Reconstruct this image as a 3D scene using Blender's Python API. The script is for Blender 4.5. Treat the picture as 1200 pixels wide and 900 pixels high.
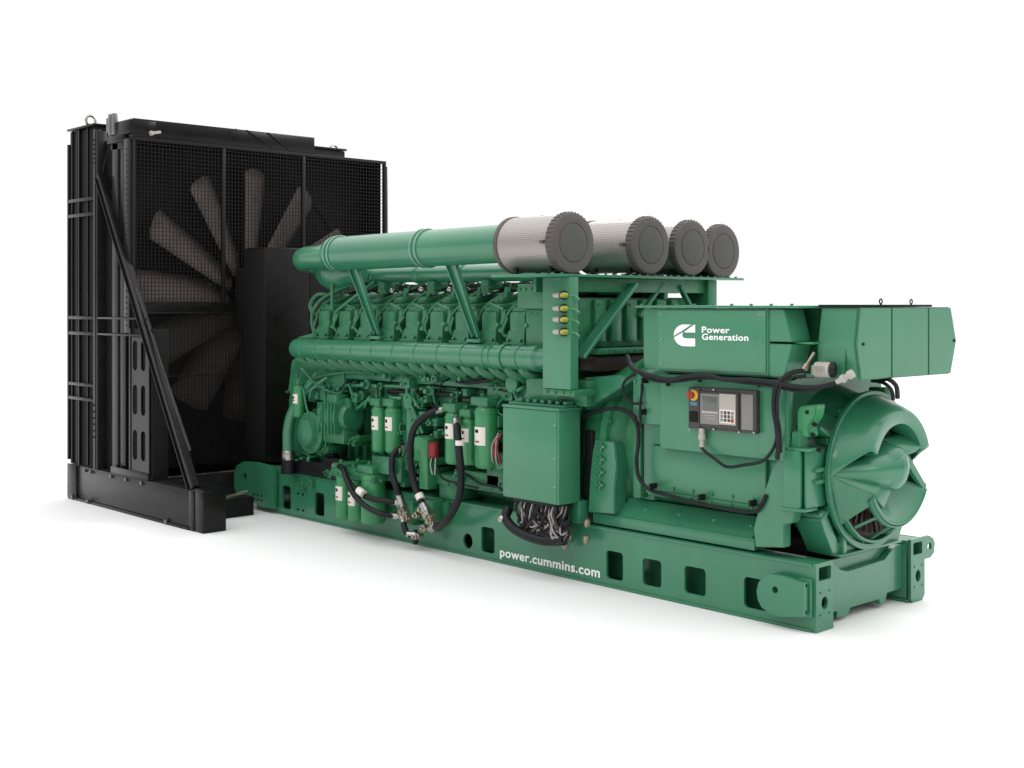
import bpy, bmesh, math, random
from mathutils import Vector, Matrix
random.seed(7)
PI = math.pi
S = bpy.context.scene
for o in list(bpy.data.objects): bpy.data.objects.remove(o)

# ------------------------------------------------------------------ camera
YAW = math.radians(43.042)
FPX, HY, EYE = 1467.0, 357.0, 2.2
fwd = Vector((-math.cos(YAW), math.sin(YAW), 0)); rgt = Vector((math.sin(YAW), math.cos(YAW), 0)); up = Vector((0, 0, 1))
CAM = Vector((4.746, -7.200, EYE))
cd = bpy.data.cameras.new('camera'); cam = bpy.data.objects.new('camera', cd); S.collection.objects.link(cam)
cam.location = CAM; cam.rotation_euler = (PI/2, 0, math.atan2(fwd.y, fwd.x) - PI/2)
cd.sensor_width = 36; cd.lens = FPX/1200*36; cd.shift_y = -(450-HY)/1200; cd.clip_end = 500; cd.clip_start = .05
S.camera = cam
S.render.resolution_x = 1024; S.render.resolution_y = 768

# ------------------------------------------------------------------ world and lamps
W = bpy.data.worlds.new('World'); S.world = W; W.use_nodes = True
nt = W.node_tree; bg = nt.nodes['Background']
tc = nt.nodes.new('ShaderNodeTexCoord'); sx = nt.nodes.new('ShaderNodeSeparateXYZ')
nt.links.new(tc.outputs['Generated'], sx.inputs[0])
rz = nt.nodes.new('ShaderNodeValToRGB')                      # brighter overhead than at the horizon
rz.color_ramp.elements[0].position = .10; rz.color_ramp.elements[0].color = (.12, .12, .12, 1)
rz.color_ramp.elements[1].position = .75; rz.color_ramp.elements[1].color = (2.0, 2.0, 2.0, 1)
dn = nt.nodes.new('ShaderNodeVectorMath'); dn.operation = 'DOT_PRODUCT'
dn.inputs[1].default_value = (fwd.x, fwd.y, 0)
nt.links.new(tc.outputs['Generated'], dn.inputs[0])
rb = nt.nodes.new('ShaderNodeMapRange')                      # white studio wall ahead, dim hall behind the camera
rb.inputs['From Min'].default_value = -.25; rb.inputs['From Max'].default_value = .55
rb.inputs['To Min'].default_value = 0.0; rb.inputs['To Max'].default_value = 1.0
nt.links.new(dn.outputs['Value'], rb.inputs['Value'])
nt.links.new(sx.outputs['Z'], rz.inputs['Fac'])
rw = nt.nodes.new('ShaderNodeValToRGB'); nt.links.new(sx.outputs['Z'], rw.inputs['Fac'])
rw.color_ramp.elements[0].position = .25; rw.color_ramp.elements[0].color = (1.03, 1.03, 1.03, 1)
rw.color_ramp.elements[1].position = .75; rw.color_ramp.elements[1].color = (2.0, 2.0, 2.0, 1)
mx = nt.nodes.new('ShaderNodeMixRGB'); nt.links.new(rw.outputs['Color'], mx.inputs['Color2'])
nt.links.new(rb.outputs['Result'], mx.inputs['Fac']); nt.links.new(rz.outputs['Color'], mx.inputs['Color1'])
nt.links.new(mx.outputs['Color'], bg.inputs['Color']); bg.inputs['Strength'].default_value = 1.0
def area(name, loc, tgt, sx_, sy_, power, col=(1, 1, 1)):
    l = bpy.data.lights.new(name, 'AREA'); l.shape = 'RECTANGLE'; l.size = sx_; l.size_y = sy_; l.energy = power; l.color = col
    o = bpy.data.objects.new(name, l); S.collection.objects.link(o); o.location = loc
    o.rotation_euler = (Vector(tgt)-Vector(loc)).to_track_quat('-Z', 'Y').to_euler(); return o
area('key_softbox', (-1.5, -11, 6.5), (-3.5, 0, 1.2), 6, 2.2, 150, (1, .99, .97))
area('side_softbox', (9, -1, 4.5), (0, .7, 1.2), 3, 2.4, 70)
area('rear_softbox', (-4.5, 6.5, 8.5), (-3.8, 0, 2.3), 10, 1.2, 480)
S.view_settings.view_transform = 'Standard'; S.view_settings.look = 'None'; S.view_settings.exposure = 0; S.view_settings.gamma = 1
S.cycles.max_bounces = 6; S.cycles.diffuse_bounces = 3

# ------------------------------------------------------------------ materials
def mat(name, col, rough=.5, metal=0, spec=.5, coat=0, var=0, vscale=3, bump=0, bscale=60, var_col=None, rvar=0):
    m = bpy.data.materials.new(name); m.use_nodes = True; t = m.node_tree; b = t.nodes['Principled BSDF']
    b.inputs['Base Color'].default_value = (*col, 1); b.inputs['Roughness'].default_value = rough
    b.inputs['Metallic'].default_value = metal; b.inputs['Specular IOR Level'].default_value = spec
    b.inputs['Coat Weight'].default_value = coat; b.inputs['Coat Roughness'].default_value = .10
    if var or bump or rvar:
        c = t.nodes.new('ShaderNodeTexCoord')
    if var or rvar:
        n = t.nodes.new('ShaderNodeTexNoise'); n.inputs['Scale'].default_value = vscale; n.inputs['Detail'].default_value = 6
        n.inputs['Roughness'].default_value = .65; t.links.new(c.outputs['Object'], n.inputs['Vector'])
        r = t.nodes.new('ShaderNodeMapRange'); r.inputs['From Min'].default_value = .3; r.inputs['From Max'].default_value = .7
        t.links.new(n.outputs['Fac'], r.inputs['Value'])
        if var:
            x = t.nodes.new('ShaderNodeMixRGB'); v = var_col or tuple(k*(1-var) for k in col)
            x.inputs['Color1'].default_value = (*v, 1); x.inputs['Color2'].default_value = (*[min(1, k*(1+var*.4)) for k in col], 1)
            t.links.new(r.outputs['Result'], x.inputs['Fac']); t.links.new(x.outputs['Color'], b.inputs['Base Color'])
        if rvar:
            q = t.nodes.new('ShaderNodeMapRange'); q.inputs['To Min'].default_value = rough-rvar; q.inputs['To Max'].default_value = rough+rvar
            t.links.new(n.outputs['Fac'], q.inputs['Value']); t.links.new(q.outputs['Result'], b.inputs['Roughness'])
    if bump:
        n2 = t.nodes.new('ShaderNodeTexNoise'); n2.inputs['Scale'].default_value = bscale; n2.inputs['Detail'].default_value = 3
        t.links.new(c.outputs['Object'], n2.inputs['Vector'])
        bp = t.nodes.new('ShaderNodeBump'); bp.inputs['Strength'].default_value = bump; bp.inputs['Distance'].default_value = .01
        t.links.new(n2.outputs['Fac'], bp.inputs['Height']); t.links.new(bp.outputs['Normal'], b.inputs['Normal'])
    return m
GREEN = (.032, .186, .094)
M = {
 'green': mat('green_paint', GREEN, .30, coat=.35, var=.15, vscale=1.8, bump=.035, bscale=9, rvar=.04),
 'cast': mat('green_painted_casting', (.026, .174, .076), .40, coat=.15, var=.3, vscale=7, bump=.35, bscale=45, rvar=.1),
 'sheet': mat('green_painted_sheet', (.043, .200, .105), .36, coat=.2, var=.10, vscale=1.6, bump=.10, bscale=4, rvar=.06),
 'filter': mat('light_green_paint', (.030, .225, .082), .34, coat=.15, var=.08, vscale=6),
 'black': mat('black_paint', (.0080, .0074, .0074), .27, spec=.22, coat=.0, var=.3, vscale=4, bump=.08, bscale=20, rvar=.1),
 'blackm': mat('matt_black_paint', (.007, .007, .007), .7, spec=.2),
 'galv': mat('dark_grey_painted_steel', (.015, .015, .015), .28, metal=.0, spec=.28, var=.3, vscale=5, rvar=.12),
 'wire': mat('black_wire', (.010, .010, .010), .5, spec=.2),
 'silver': mat('tarnished_steel', (.20, .20, .20), .35, metal=.9),
 'clamp': mat('green_grey_clamp', (.22, .36, .28), .35, metal=.2),
 'blade': mat('brown_grey_fan_blade', (.150, .118, .103), .6, metal=.0, var=.25, vscale=3),
 'rubber': mat('black_rubber', (.008, .009, .011), .45, spec=.25, bump=.2, bscale=80),
 'steel': mat('bright_steel', (.42, .41, .39), .32, metal=1),
 'brass': mat('dull_brass_fitting', (.42, .36, .28), .38, metal=.9, var=.3, vscale=30),
 'drum': mat('pleated_filter_media', (.30, .27, .25), .33, metal=.55, spec=.5),
 'cap': mat('dark_grey_moulded_cap', (.082, .072, .066), .6, var=.12, vscale=12, bump=.15, bscale=40),
 'capdark': mat('grey_rubber_cap', (.070, .070, .062), .65, var=.1, vscale=10),
 'white': mat('white_print', (.84, .86, .84), .5),
 'label': mat('off_white_label', (.70, .66, .60), .5),
 'red': mat('red_plastic', (.30, .025, .02), .4),
 'maroon': mat('dark_red_valve', (.22, .012, .018), .4),
 'yellow': mat('yellow_plastic', (.72, .42, .04), .4),
 'lens': mat('yellow_lens', (.30, .32, .04), .25, coat=.5),
 'panel': mat('dark_grey_plastic', (.045, .043, .042), .45, spec=.4),
 'grey': mat('mid_grey_plastic', (.19, .185, .175), .5),
 'lgrey': mat('light_grey_plastic', (.38, .36, .32), .5),
 'screen': mat('lcd_screen', (.10, .115, .105), .2),
 'blue': mat('blue_sticker', (.04, .20, .30), .5),
 'dark': mat('dark_parts_and_cavity_shade', (.012, .016, .013), .8, spec=.1),  # near-black for small dark parts, and for cavity shade put into colour
 'wiregrey': mat('grey_wire', (.33, .29, .28), .5),
 'floor': mat('white_studio_floor', (.82, .82, .82), .8, spec=.1),
 'coil': mat('dark_copper_winding', (.03, .018, .014), .5),
}
# striped drum: fine bands along and around the cleaner
def drum_stripes(m):
    t = m.node_tree; b = t.nodes['Principled BSDF']; c = t.nodes.new('ShaderNodeTexCoord'); fac = []
    for dr, sc in (('X', 17), ('Z', 21)):
        w = t.nodes.new('ShaderNodeTexWave'); w.bands_direction = dr; w.inputs['Scale'].default_value = sc; w.inputs['Distortion'].default_value = .4
        t.links.new(c.outputs['Object'], w.inputs['Vector']); fac.append(w)
    a = t.nodes.new('ShaderNodeMath'); a.operation = 'ADD'; t.links.new(fac[0].outputs['Fac'], a.inputs[0]); t.links.new(fac[1].outputs['Fac'], a.inputs[1])
    h = t.nodes.new('ShaderNodeMath'); h.operation = 'MULTIPLY'; h.inputs[1].default_value = .5; t.links.new(a.outputs[0], h.inputs[0])
    x = t.nodes.new('ShaderNodeMixRGB'); x.inputs['Color1'].default_value = (.21, .19, .176, 1); x.inputs['Color2'].default_value = (.43, .395, .37, 1)
    t.links.new(h.outputs[0], x.inputs['Fac']); t.links.new(x.outputs['Color'], b.inputs['Base Color'])
    bp = t.nodes.new('ShaderNodeBump'); bp.inputs['Strength'].default_value = .35; bp.inputs['Distance'].default_value = .004
    t.links.new(h.outputs[0], bp.inputs['Height']); t.links.new(bp.outputs['Normal'], b.inputs['Normal'])
drum_stripes(M['drum'])

# ------------------------------------------------------------------ helpers
def at(px, py, x=None, y=None, z=None):
    """Measured point of the photograph (1200 px wide) on a known plane of the machine."""
    d = fwd + (px-600)/FPX*rgt - (py-HY)/FPX*up
    if x is not None: t = (x-CAM.x)/d.x
    elif y is not None: t = (y-CAM.y)/d.y
    else: t = (z-CAM.z)/d.z
    return CAM + t*d
def finish(me, sharp=32):
    for p in me.polygons: p.use_smooth = True
    me.set_sharp_from_angle(angle=math.radians(sharp))
class MB:
    def __init__(s): s.bm = bmesh.new()
    def merge(s, b2, mx=None):
        if mx is not None: bmesh.ops.transform(b2, matrix=mx, verts=b2.verts)
        me = bpy.data.meshes.new('t'); b2.to_mesh(me); b2.free(); s.bm.from_mesh(me); bpy.data.meshes.remove(me); return s
    def box(s, x0, x1, y0, y1, z0, z1, bev=.006, rot=None):
        b = bmesh.new(); bmesh.ops.create_cube(b, size=1)
        sx, sy, sz = abs(x1-x0), abs(y1-y0), abs(z1-z0)
        bmesh.ops.scale(b, vec=(sx, sy, sz), verts=b.verts)
        bv = min(bev, .3*min(sx, sy, sz))
        if bv > 0: bmesh.ops.bevel(b, geom=list(b.edges), offset=bv, segments=2, affect='EDGES', profile=.5)
        m = Matrix.Translation(((x0+x1)/2, (y0+y1)/2, (z0+z1)/2))
        if rot: m = m @ Matrix.Rotation(rot[0], 4, rot[1])
        return s.merge(b, m)
    def bar(s, p, q, w, h, bev=.004, upv=(0, 0, 1)):
        p, q = Vector(p), Vector(q); d = q-p; L = d.length; z = d.normalized(); x = Vector(upv).cross(z)
        if x.length < 1e-4: x = Vector((1, 0, 0)).cross(z)
        x.normalize(); y = z.cross(x)
        b = bmesh.new(); bmesh.ops.create_cube(b, size=1); bmesh.ops.scale(b, vec=(w, h, L), verts=b.verts)
        bv = min(bev, .3*min(w, h))
        if bv > 0: bmesh.ops.bevel(b, geom=list(b.edges), offset=bv, segments=1, affect='EDGES')
        m = Matrix((x, y, z)).transposed().to_4x4(); m.translation = (p+q)/2
        return s.merge(b, m)
    def cyl(s, p, q, r, seg=20, r2=None, bev=0):
        return s.lathe(p, q, [(0, r), (1, r if r2 is None else r2)], seg)
    def lathe(s, p, q, prof, seg=32, closed=True):
        """revolve profile [(t along p-q, radius)] round the axis p-q"""
        p, q = Vector(p), Vector(q); d = q-p; z = d.normalized(); x = z.orthogonal().normalized(); y = z.cross(x)
        vs = []
        for t, r in prof:
            c = p+d*t
            vs.append([s.bm.verts.new(c+(x*math.cos(2*PI*k/seg)+y*math.sin(2*PI*k/seg))*max(r, 1e-4)) for k in range(seg)])
        for a, b in zip(vs, vs[1:]):
            for k in range(seg): s.bm.faces.new((a[k], a[(k+1) % seg], b[(k+1) % seg], b[k]))
        if closed:
            s.bm.faces.new(vs[0][::-1]); s.bm.faces.new(vs[-1])
        return s
    def tube(s, pts, r, seg=10, sub=6, smooth=True, caps=True):
        pts = [Vector(p) for p in pts]
        if smooth and len(pts) > 2:
            out = []; P = [2*pts[0]-pts[1]]+pts+[2*pts[-1]-pts[-2]]
            for i in range(1, len(P)-2):
                for k in range(sub):
                    t = k/sub; a, b, c, d = P[i-1], P[i], P[i+1], P[i+2]
                    out.append(.5*((2*b)+(c-a)*t+(2*a-5*b+4*c-d)*t*t+(3*b-3*c+d-a)*t**3))
            out.append(pts[-1]); pts = out
        rr = r if callable(r) else (lambda t: r)
        n = None; rings = []
        for i, p in enumerate(pts):
            t = (pts[min(i+1, len(pts)-1)]-pts[max(i-1, 0)]).normalized()
            n = t.orthogonal().normalized() if n is None else (n-t*n.dot(t)).normalized()
            b = t.cross(n); q = rr(i/(len(pts)-1))
            rings.append([s.bm.verts.new(p+(n*math.cos(2*PI*k/seg)+b*math.sin(2*PI*k/seg))*q) for k in range(seg)])
        for a, b in zip(rings, rings[1:]):
            for k in range(seg): s.bm.faces.new((a[k], a[(k+1) % seg], b[(k+1) % seg], b[k]))
        if caps: s.bm.faces.new(rings[0][::-1]); s.bm.faces.new(rings[-1])
        return s
    def prism(s, poly, axis, a, b, bev=.005):
        """poly in the two other axes (x,z for 'y'; y,z for 'x'; x,y for 'z'), extruded from a to b"""
        bm = bmesh.new()
        def mk(u, v, w): return {'x': (w, u, v), 'y': (u, w, v), 'z': (u, v, w)}[axis]
        A = [bm.verts.new(mk(u, v, a)) for u, v in poly]; B = [bm.verts.new(mk(u, v, b)) for u, v in poly]
        n = len(poly); bm.faces.new(A); bm.faces.new(B[::-1])
        for i in range(n): bm.faces.new((A[i], B[i], B[(i+1) % n], A[(i+1) % n]))
        bmesh.ops.recalc_face_normals(bm, faces=bm.faces)
        if bev: bmesh.ops.bevel(bm, geom=list(bm.edges), offset=bev, segments=2, affect='EDGES')
        return s.merge(bm)
    def hull8(s, A, B):
        """solid between two quads"""
        a = [s.bm.verts.new(Vector(p)) for p in A]; b = [s.bm.verts.new(Vector(p)) for p in B]
        s.bm.faces.new(a); s.bm.faces.new(b[::-1])
        for i in range(4): s.bm.faces.new((a[i], b[i], b[(i+1) % 4], a[(i+1) % 4]))
        return s
    def bolt(s, p, n, r=.012, h=.012):
        p = Vector(p); n = Vector(n).normalized(); return s.cyl(p, p+n*h, r, 6)
    def build(s, name, m, parent=None, sharp=32):
        bmesh.ops.recalc_face_normals(s.bm, faces=s.bm.faces)
        me = bpy.data.meshes.new(name); s.bm.to_mesh(me); s.bm.free(); finish(me, sharp)
        me.materials.append(M[m]); o = bpy.data.objects.new(name, me); S.collection.objects.link(o)
        if parent is not None:
            o.parent = parent
            o.matrix_parent_inverse = Matrix.Translation(-ORG.get(parent.name, Vector((0, 0, 0))))
        return o
ORG = {}
def rrect(x0, z0, x1, z1, r, n=5):
    out = []
    for cx, cz, a0 in ((x1-r, z1-r, 0), (x0+r, z1-r, 90), (x0+r, z0+r, 180), (x1-r, z0+r, 270)):
        for k in range(n+1):
            a = math.radians(a0+90*k/n); out.append((cx+r*math.cos(a), cz+r*math.sin(a)))
    return out
def circ(cx, cz, r, n=24, rz=None): return [(cx+r*math.cos(2*PI*k/n), cz+(rz or r)*math.sin(2*PI*k/n)) for k in range(n)]
def plate(name, outline, holes, axis, a, b, m, parent=None, bev=0.004):
    cu = bpy.data.curves.new('c', 'CURVE'); cu.dimensions = '2D'; cu.fill_mode = 'BOTH'; cu.extrude = abs(b-a)/2
    for poly in [outline]+list(holes):
        sp = cu.splines.new('POLY'); sp.points.add(len(poly)-1); sp.use_cyclic_u = True
        for i, (u, v) in enumerate(poly): sp.points[i].co = (u, v, 0, 1)
    o = bpy.data.objects.new('c', cu); S.collection.objects.link(o)
    me = bpy.data.meshes.new_from_object(o.evaluated_get(bpy.context.evaluated_depsgraph_get()))
    bpy.data.objects.remove(o); c = (a+b)/2
    for v in me.vertices:
        u, w, e = v.co; v.co = {'x': (c+e, u, w), 'y': (u, c+e, w), 'z': (u, w, c+e)}[axis]
    mb = MB(); mb.bm.from_mesh(me); bpy.data.meshes.remove(me)
    bmesh.ops.remove_doubles(mb.bm, verts=mb.bm.verts, dist=.0005)
    o = mb.build(name, m, parent)
    if bev:
        md = o.modifiers.new('Bevel', 'BEVEL'); md.width = bev; md.segments = 2; md.limit_method = 'ANGLE'; md.angle_limit = math.radians(50); md.harden_normals = True
    return o
def text(name, body, loc, size, rot, m, parent, bold=.012, ext=.0015, squash=1.0):
    cu = bpy.data.curves.new('t', 'FONT'); cu.body = body; cu.size = size; cu.extrude = ext; cu.offset = bold*size; cu.space_character = 1.06; cu.resolution_u = 3
    o = bpy.data.objects.new('t', cu); S.collection.objects.link(o)
    me = bpy.data.meshes.new_from_object(o.evaluated_get(bpy.context.evaluated_depsgraph_get())); bpy.data.objects.remove(o)
    w = max(v.co.x for v in me.vertices)
    mx_ = Matrix.Translation(loc) @ Matrix.Rotation(rot[2], 4, 'Z') @ Matrix.Rotation(rot[0], 4, 'X') @ Matrix.Diagonal((squash, 1, 1, 1))
    me.transform(mx_); me.materials.append(M[m]); o = bpy.data.objects.new(name, me); S.collection.objects.link(o)
    o.parent = parent; o.matrix_parent_inverse = Matrix.Translation(-ORG.get(parent.name, Vector((0, 0, 0)))); return o, w
def thing(name, label, cat, loc):
    o = bpy.data.objects.new(name, None); S.collection.objects.link(o); o.location = loc; o['label'] = label; o['category'] = cat
    ORG[o.name] = Vector(loc); o.empty_display_size = .3; return o

# ------------------------------------------------------------------ floor
fl = MB(); fl.box(-90, 60, -60, 120, -.05, 0, 0); flo = fl.build('floor', 'floor'); flo['kind'] = 'structure'

# =================================================================== GENERATOR SET
G = thing('generator_set', 'green diesel generator set on a long skid, with white lettering', 'generator', (-3.5, .715, 0))
YC = .715
# ------------------------------------------------------------------ skid
L0 = -7.0
holes = []
for a in [(330.7, 569, 340.7, 597), (369, 577, 380, 605), (564, 617, 579.5, 649), (710.5, 645, 730, 681), (753, 654, 775, 689), (802, 663, 827, 699)]:
    p, q = at(a[0], a[1]-.5, y=0), at(a[2], a[3]+.5, y=0); holes.append(rrect(p.x, q.z, q.x, p.z, .03))
holes.append(rrect(-.575, .075, -.36, .29, .035)); holes.append(circ(-3.53, .13, .062, 20, .066))
SK = plate('skid_base', [(L0, 0), (0, 0), (0, .43), (-.012, .462), (L0, .462)], holes, 'y', 0, .022, 'green', G, 0)
def sk(name, mb, m='green'): return mb.build(name, m, SK)
r = MB()
for y0, y1 in ((.025, .20), (1.232, 1.407)):
    r.box(L0, -.004, y0, y1, .44, .460, .004); r.box(L0, -.004, y0, y1, .004, .026, .004)
r.box(L0, -.02, 1.41, 1.43, .002, .462, .004)
r.box(L0, -.02, .19, .205, .03, .438, .003); r.box(L0, -.02, 1.232, 1.247, .03, .438, .003)
for x in (-6.9, -6.1, -5.0, -4.0, -2.6, -1.6, -.75): r.box(x, x+.16, .21, 1.228, .05, .40, .004)
sk('rail_flange', r)
# lower lip strip along the rail foot, and a weld seam under the top flange
r = MB(); r.box(L0, -.01, -.012, -.001, .003, .022, .003); r.box(L0, -.01, -.010, -.001, .440, .458, .003); sk('rail_lip', r)
# end faces of the two rails
plate('rail_end_plate', [(-.002, .002), (.205, .002), (.205, .465), (-.002, .465)],
      [rrect(.03, .345, .175, .435, .012), circ(.10, .19, .038, 20, .042)]+[circ(.10+u, .19+v, .009, 8) for u in (-.055, .055) for v in (-.075, .075)], 'x', -.006, .018, 'green', SK, 0)
plate('rail_end_plate', [(1.232, .03), (1.262, .002), (1.40, .002), (1.432, .04), (1.432, .30), (1.52, .30), (1.57, .33), (1.585, .40), (1.56, .44), (1.50, .468), (1.232, .468)],
      [rrect(1.265, .35, 1.395, .44, .012), circ(1.335, .19, .036, 20, .045), circ(1.505, .385, .03)]+[circ(1.335+u, .19+v, .009, 8) for u in (-.055, .055) for v in (-.075, .075)], 'x', -.006, .018, 'green', SK, 0)
plate('end_crossmember', [(.207, .09), (.36, .075), (.36, .03), (.50, .03), (.53, .075), (.90, .075), (.93, .03), (.99, .03), (1.02, .10), (1.23, .10),
                          (1.23, .43), (1.13, .43), (1.07, .40), (.98, .35), (.50, .335), (.40, .36), (.33, .41), (.29, .425), (.207, .43)], [], 'x', -.10, -.05, 'green', SK, .006)
d = MB(); d.prism([(.36, .32), (.52, .30), (.96, .30), (1.10, .39), (1.14, .43), (.30, .42)], 'x', -.42, -.104, .004)
sk('end_tray', d)
d = MB(); d.box(-6.9, -.45, .21, 1.228, .02, .04, 0); sk('floor_pan', d, 'dark')
d = MB(); d.box(-2.0, -.112, .212, 1.225, .36, .425, .004); sk('added_dark_sheet', d, 'dark')  # sheet added to darken the skid inside, shade put into its colour
# lifting lugs
def lug(name, outline, hole, y0, y1): return plate(name, outline, [hole], 'y', y0, y1, 'green', SK, 0)
lug('lifting_lug', [(-.02, .12), (-.02, .345), (-.2, .365), (-.29, .362), (-.345, .335), (-.385, .29), (-.402, .23), (-.392, .17), (-.36, .125), (-.30, .095), (-.22, .085)], circ(-.25, .262, .024), -.09, -.05)
d = MB(); d.box(-.16, -.03, -.05, -.004, .11, .34, .006); d.box(-.12, -.02, -.075, -.05, .13, .16, .004); d.box(-.12, -.02, -.075, -.05, .31, .34, .004)
d.box(-.10, -.004, -.03, -.004, .10, .36, .01); sk('lug_gusset', d)
lug('lifting_lug', [(-6.55, .06), (-6.55, .50), (-6.9, .515), (-7.15, .50), (-7.30, .44), (-7.345, .36), (-7.345, .20), (-7.29, .14), (-7.05, .10), (-6.75, .05)], circ(-7.13, .34, .045), -.07, -.035)
d = MB(); d.box(-6.66, -6.57, -.035, -.002, .09, .46, .012); d.box(-7.0, -6.6, -.033, -.002, .06, .44, .01); sk('lug_gusset', d)
b = MB()
for x in (-6.19, -6.10):
    for z in (.255, .09): b.bolt((x, -.002, z), (0, -1, 0), .013, .008)
for x in (-6.93, -6.86, -6.78):
    for z in (.17, .12): b.bolt((x, -.07, z), (0, -1, 0), .012, .008)
sk('rail_bolts', b, 'dark')
# lettering on the rail
p0, p1 = at(586, 650, y=0), at(703, 671, y=0)
o_, w = text('rail_lettering', 'power.cummins.com', (p0.x, -.004, .062), .105, (PI/2, 0, 0), 'white', SK, .022)
text_w = max(v.co.x for v in o_.data.vertices)-min(v.co.x for v in o_.data.vertices)
k = (p1.x-p0.x)/text_w
for v in o_.data.vertices: v.co.x = p0.x+(v.co.x-p0.x)*k

# ------------------------------------------------------------------ engine block
e = MB()
e.box(-6.25, -2.2, .22, 1.21, .50, 1.62, .02)
e.prism([(.18, 1.45), (1.25, 1.45), (1.45, 1.86), (1.05, 1.95), (.38, 1.95), (-.02, 1.86)], 'x', -6.2, -2.35, .01)
e.box(-6.15, -2.3, .30, 1.13, .42, .52, .01)
EB = e.build('engine_block', 'cast', G)
def eb(name, mb, m='cast'): return mb.build(name, m, EB)
# crankcase side covers, one to a cylinder
for i in range(9):
    x = -5.85+.38*i
    d = MB(); d.box(x-.16, x+.16, .10, .225, 1.28, 1.46, .015); d.box(x-.13, x+.13, .085, .10, 1.31, 1.43, .01)
    for u in (-.14, .14):
        for z in (1.30, 1.44): d.bolt((x+u, .10, z), (0, -1, 0), .012, .012)
    eb('crankcase_cover', d)
# ribs and bosses on the block side
d = MB()
for i in range(28):
    x = -6.1+.138*i; d.box(x, x+.022, .16, .23, .60, 1.27, .004)
for i in range(16):
    x = -6.05+.24*i; d.box(x, x+.15, .15, .24, .55, .66, .01); d.bolt((x+.04, .15, .6), (0, -1, 0)); d.bolt((x+.11, .15, .6), (0, -1, 0))
eb('side_ribs', d)
# ledge along the block foot and engine feet
d = MB(); d.box(-5.55, -2.7, .02, .30, .585, .655, .01); d.box(-5.2, -4.4, -.04, .1, .60, .64, .008)
for x in (-5.4, -3.9, -2.9): d.box(x, x+.25, -.02, .28, .468, .60, .01)
for i in range(20): d.bolt((-5.45+.14*i, .06, .655), (0, 0, 1), .013, .016)
eb('mounting_ledge', d)
# exhaust manifold on the near bank
m_ = MB(); ym = -.12
def mz(x): return 1.752
prof = [(0, .02), (.004, .07), (.012, .095), (.02, .101)]
for t in [.06, .14, .225, .31, .40, .49, .58, .67, .76, .84, .90, .955]:
    prof += [(t-.004, .101), (t-.003, .108), (t+.003, .108), (t+.004, .101)]
prof += [(1, .101)]
m_.lathe((-6.08, ym, 1.755), (-2.55, ym, 1.765), prof, 28)
m_.lathe((-2.56, ym, 1.765), (-2.25, ym, 1.765), [(0, .108), (.2, .112), (.3, .09), (.9, .09), (1, .1)], 24)
m_.lathe((-3.05, ym, 1.763), (-2.88, ym, 1.764), [(0, .112), (.15, .115), (.2, .104), (.8, .104), (.85, .115), (1, .112)], 24)
EM = m_.build('exhaust_manifold', 'green', G)
d = MB()
for i in range(19):
    x = -5.93+.182*i
    d.tube([(x-.06, ym+.0, 1.71), (x-.03, ym+.01, 1.65), (x+.03, .0, 1.585), (x+.07, .12, 1.53)], .048, 10, 3)
d.box(-6.0, -2.5, .03, .16, 1.47, 1.54, .012)
d.build('branch_pipe', 'cast', EM)
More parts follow.
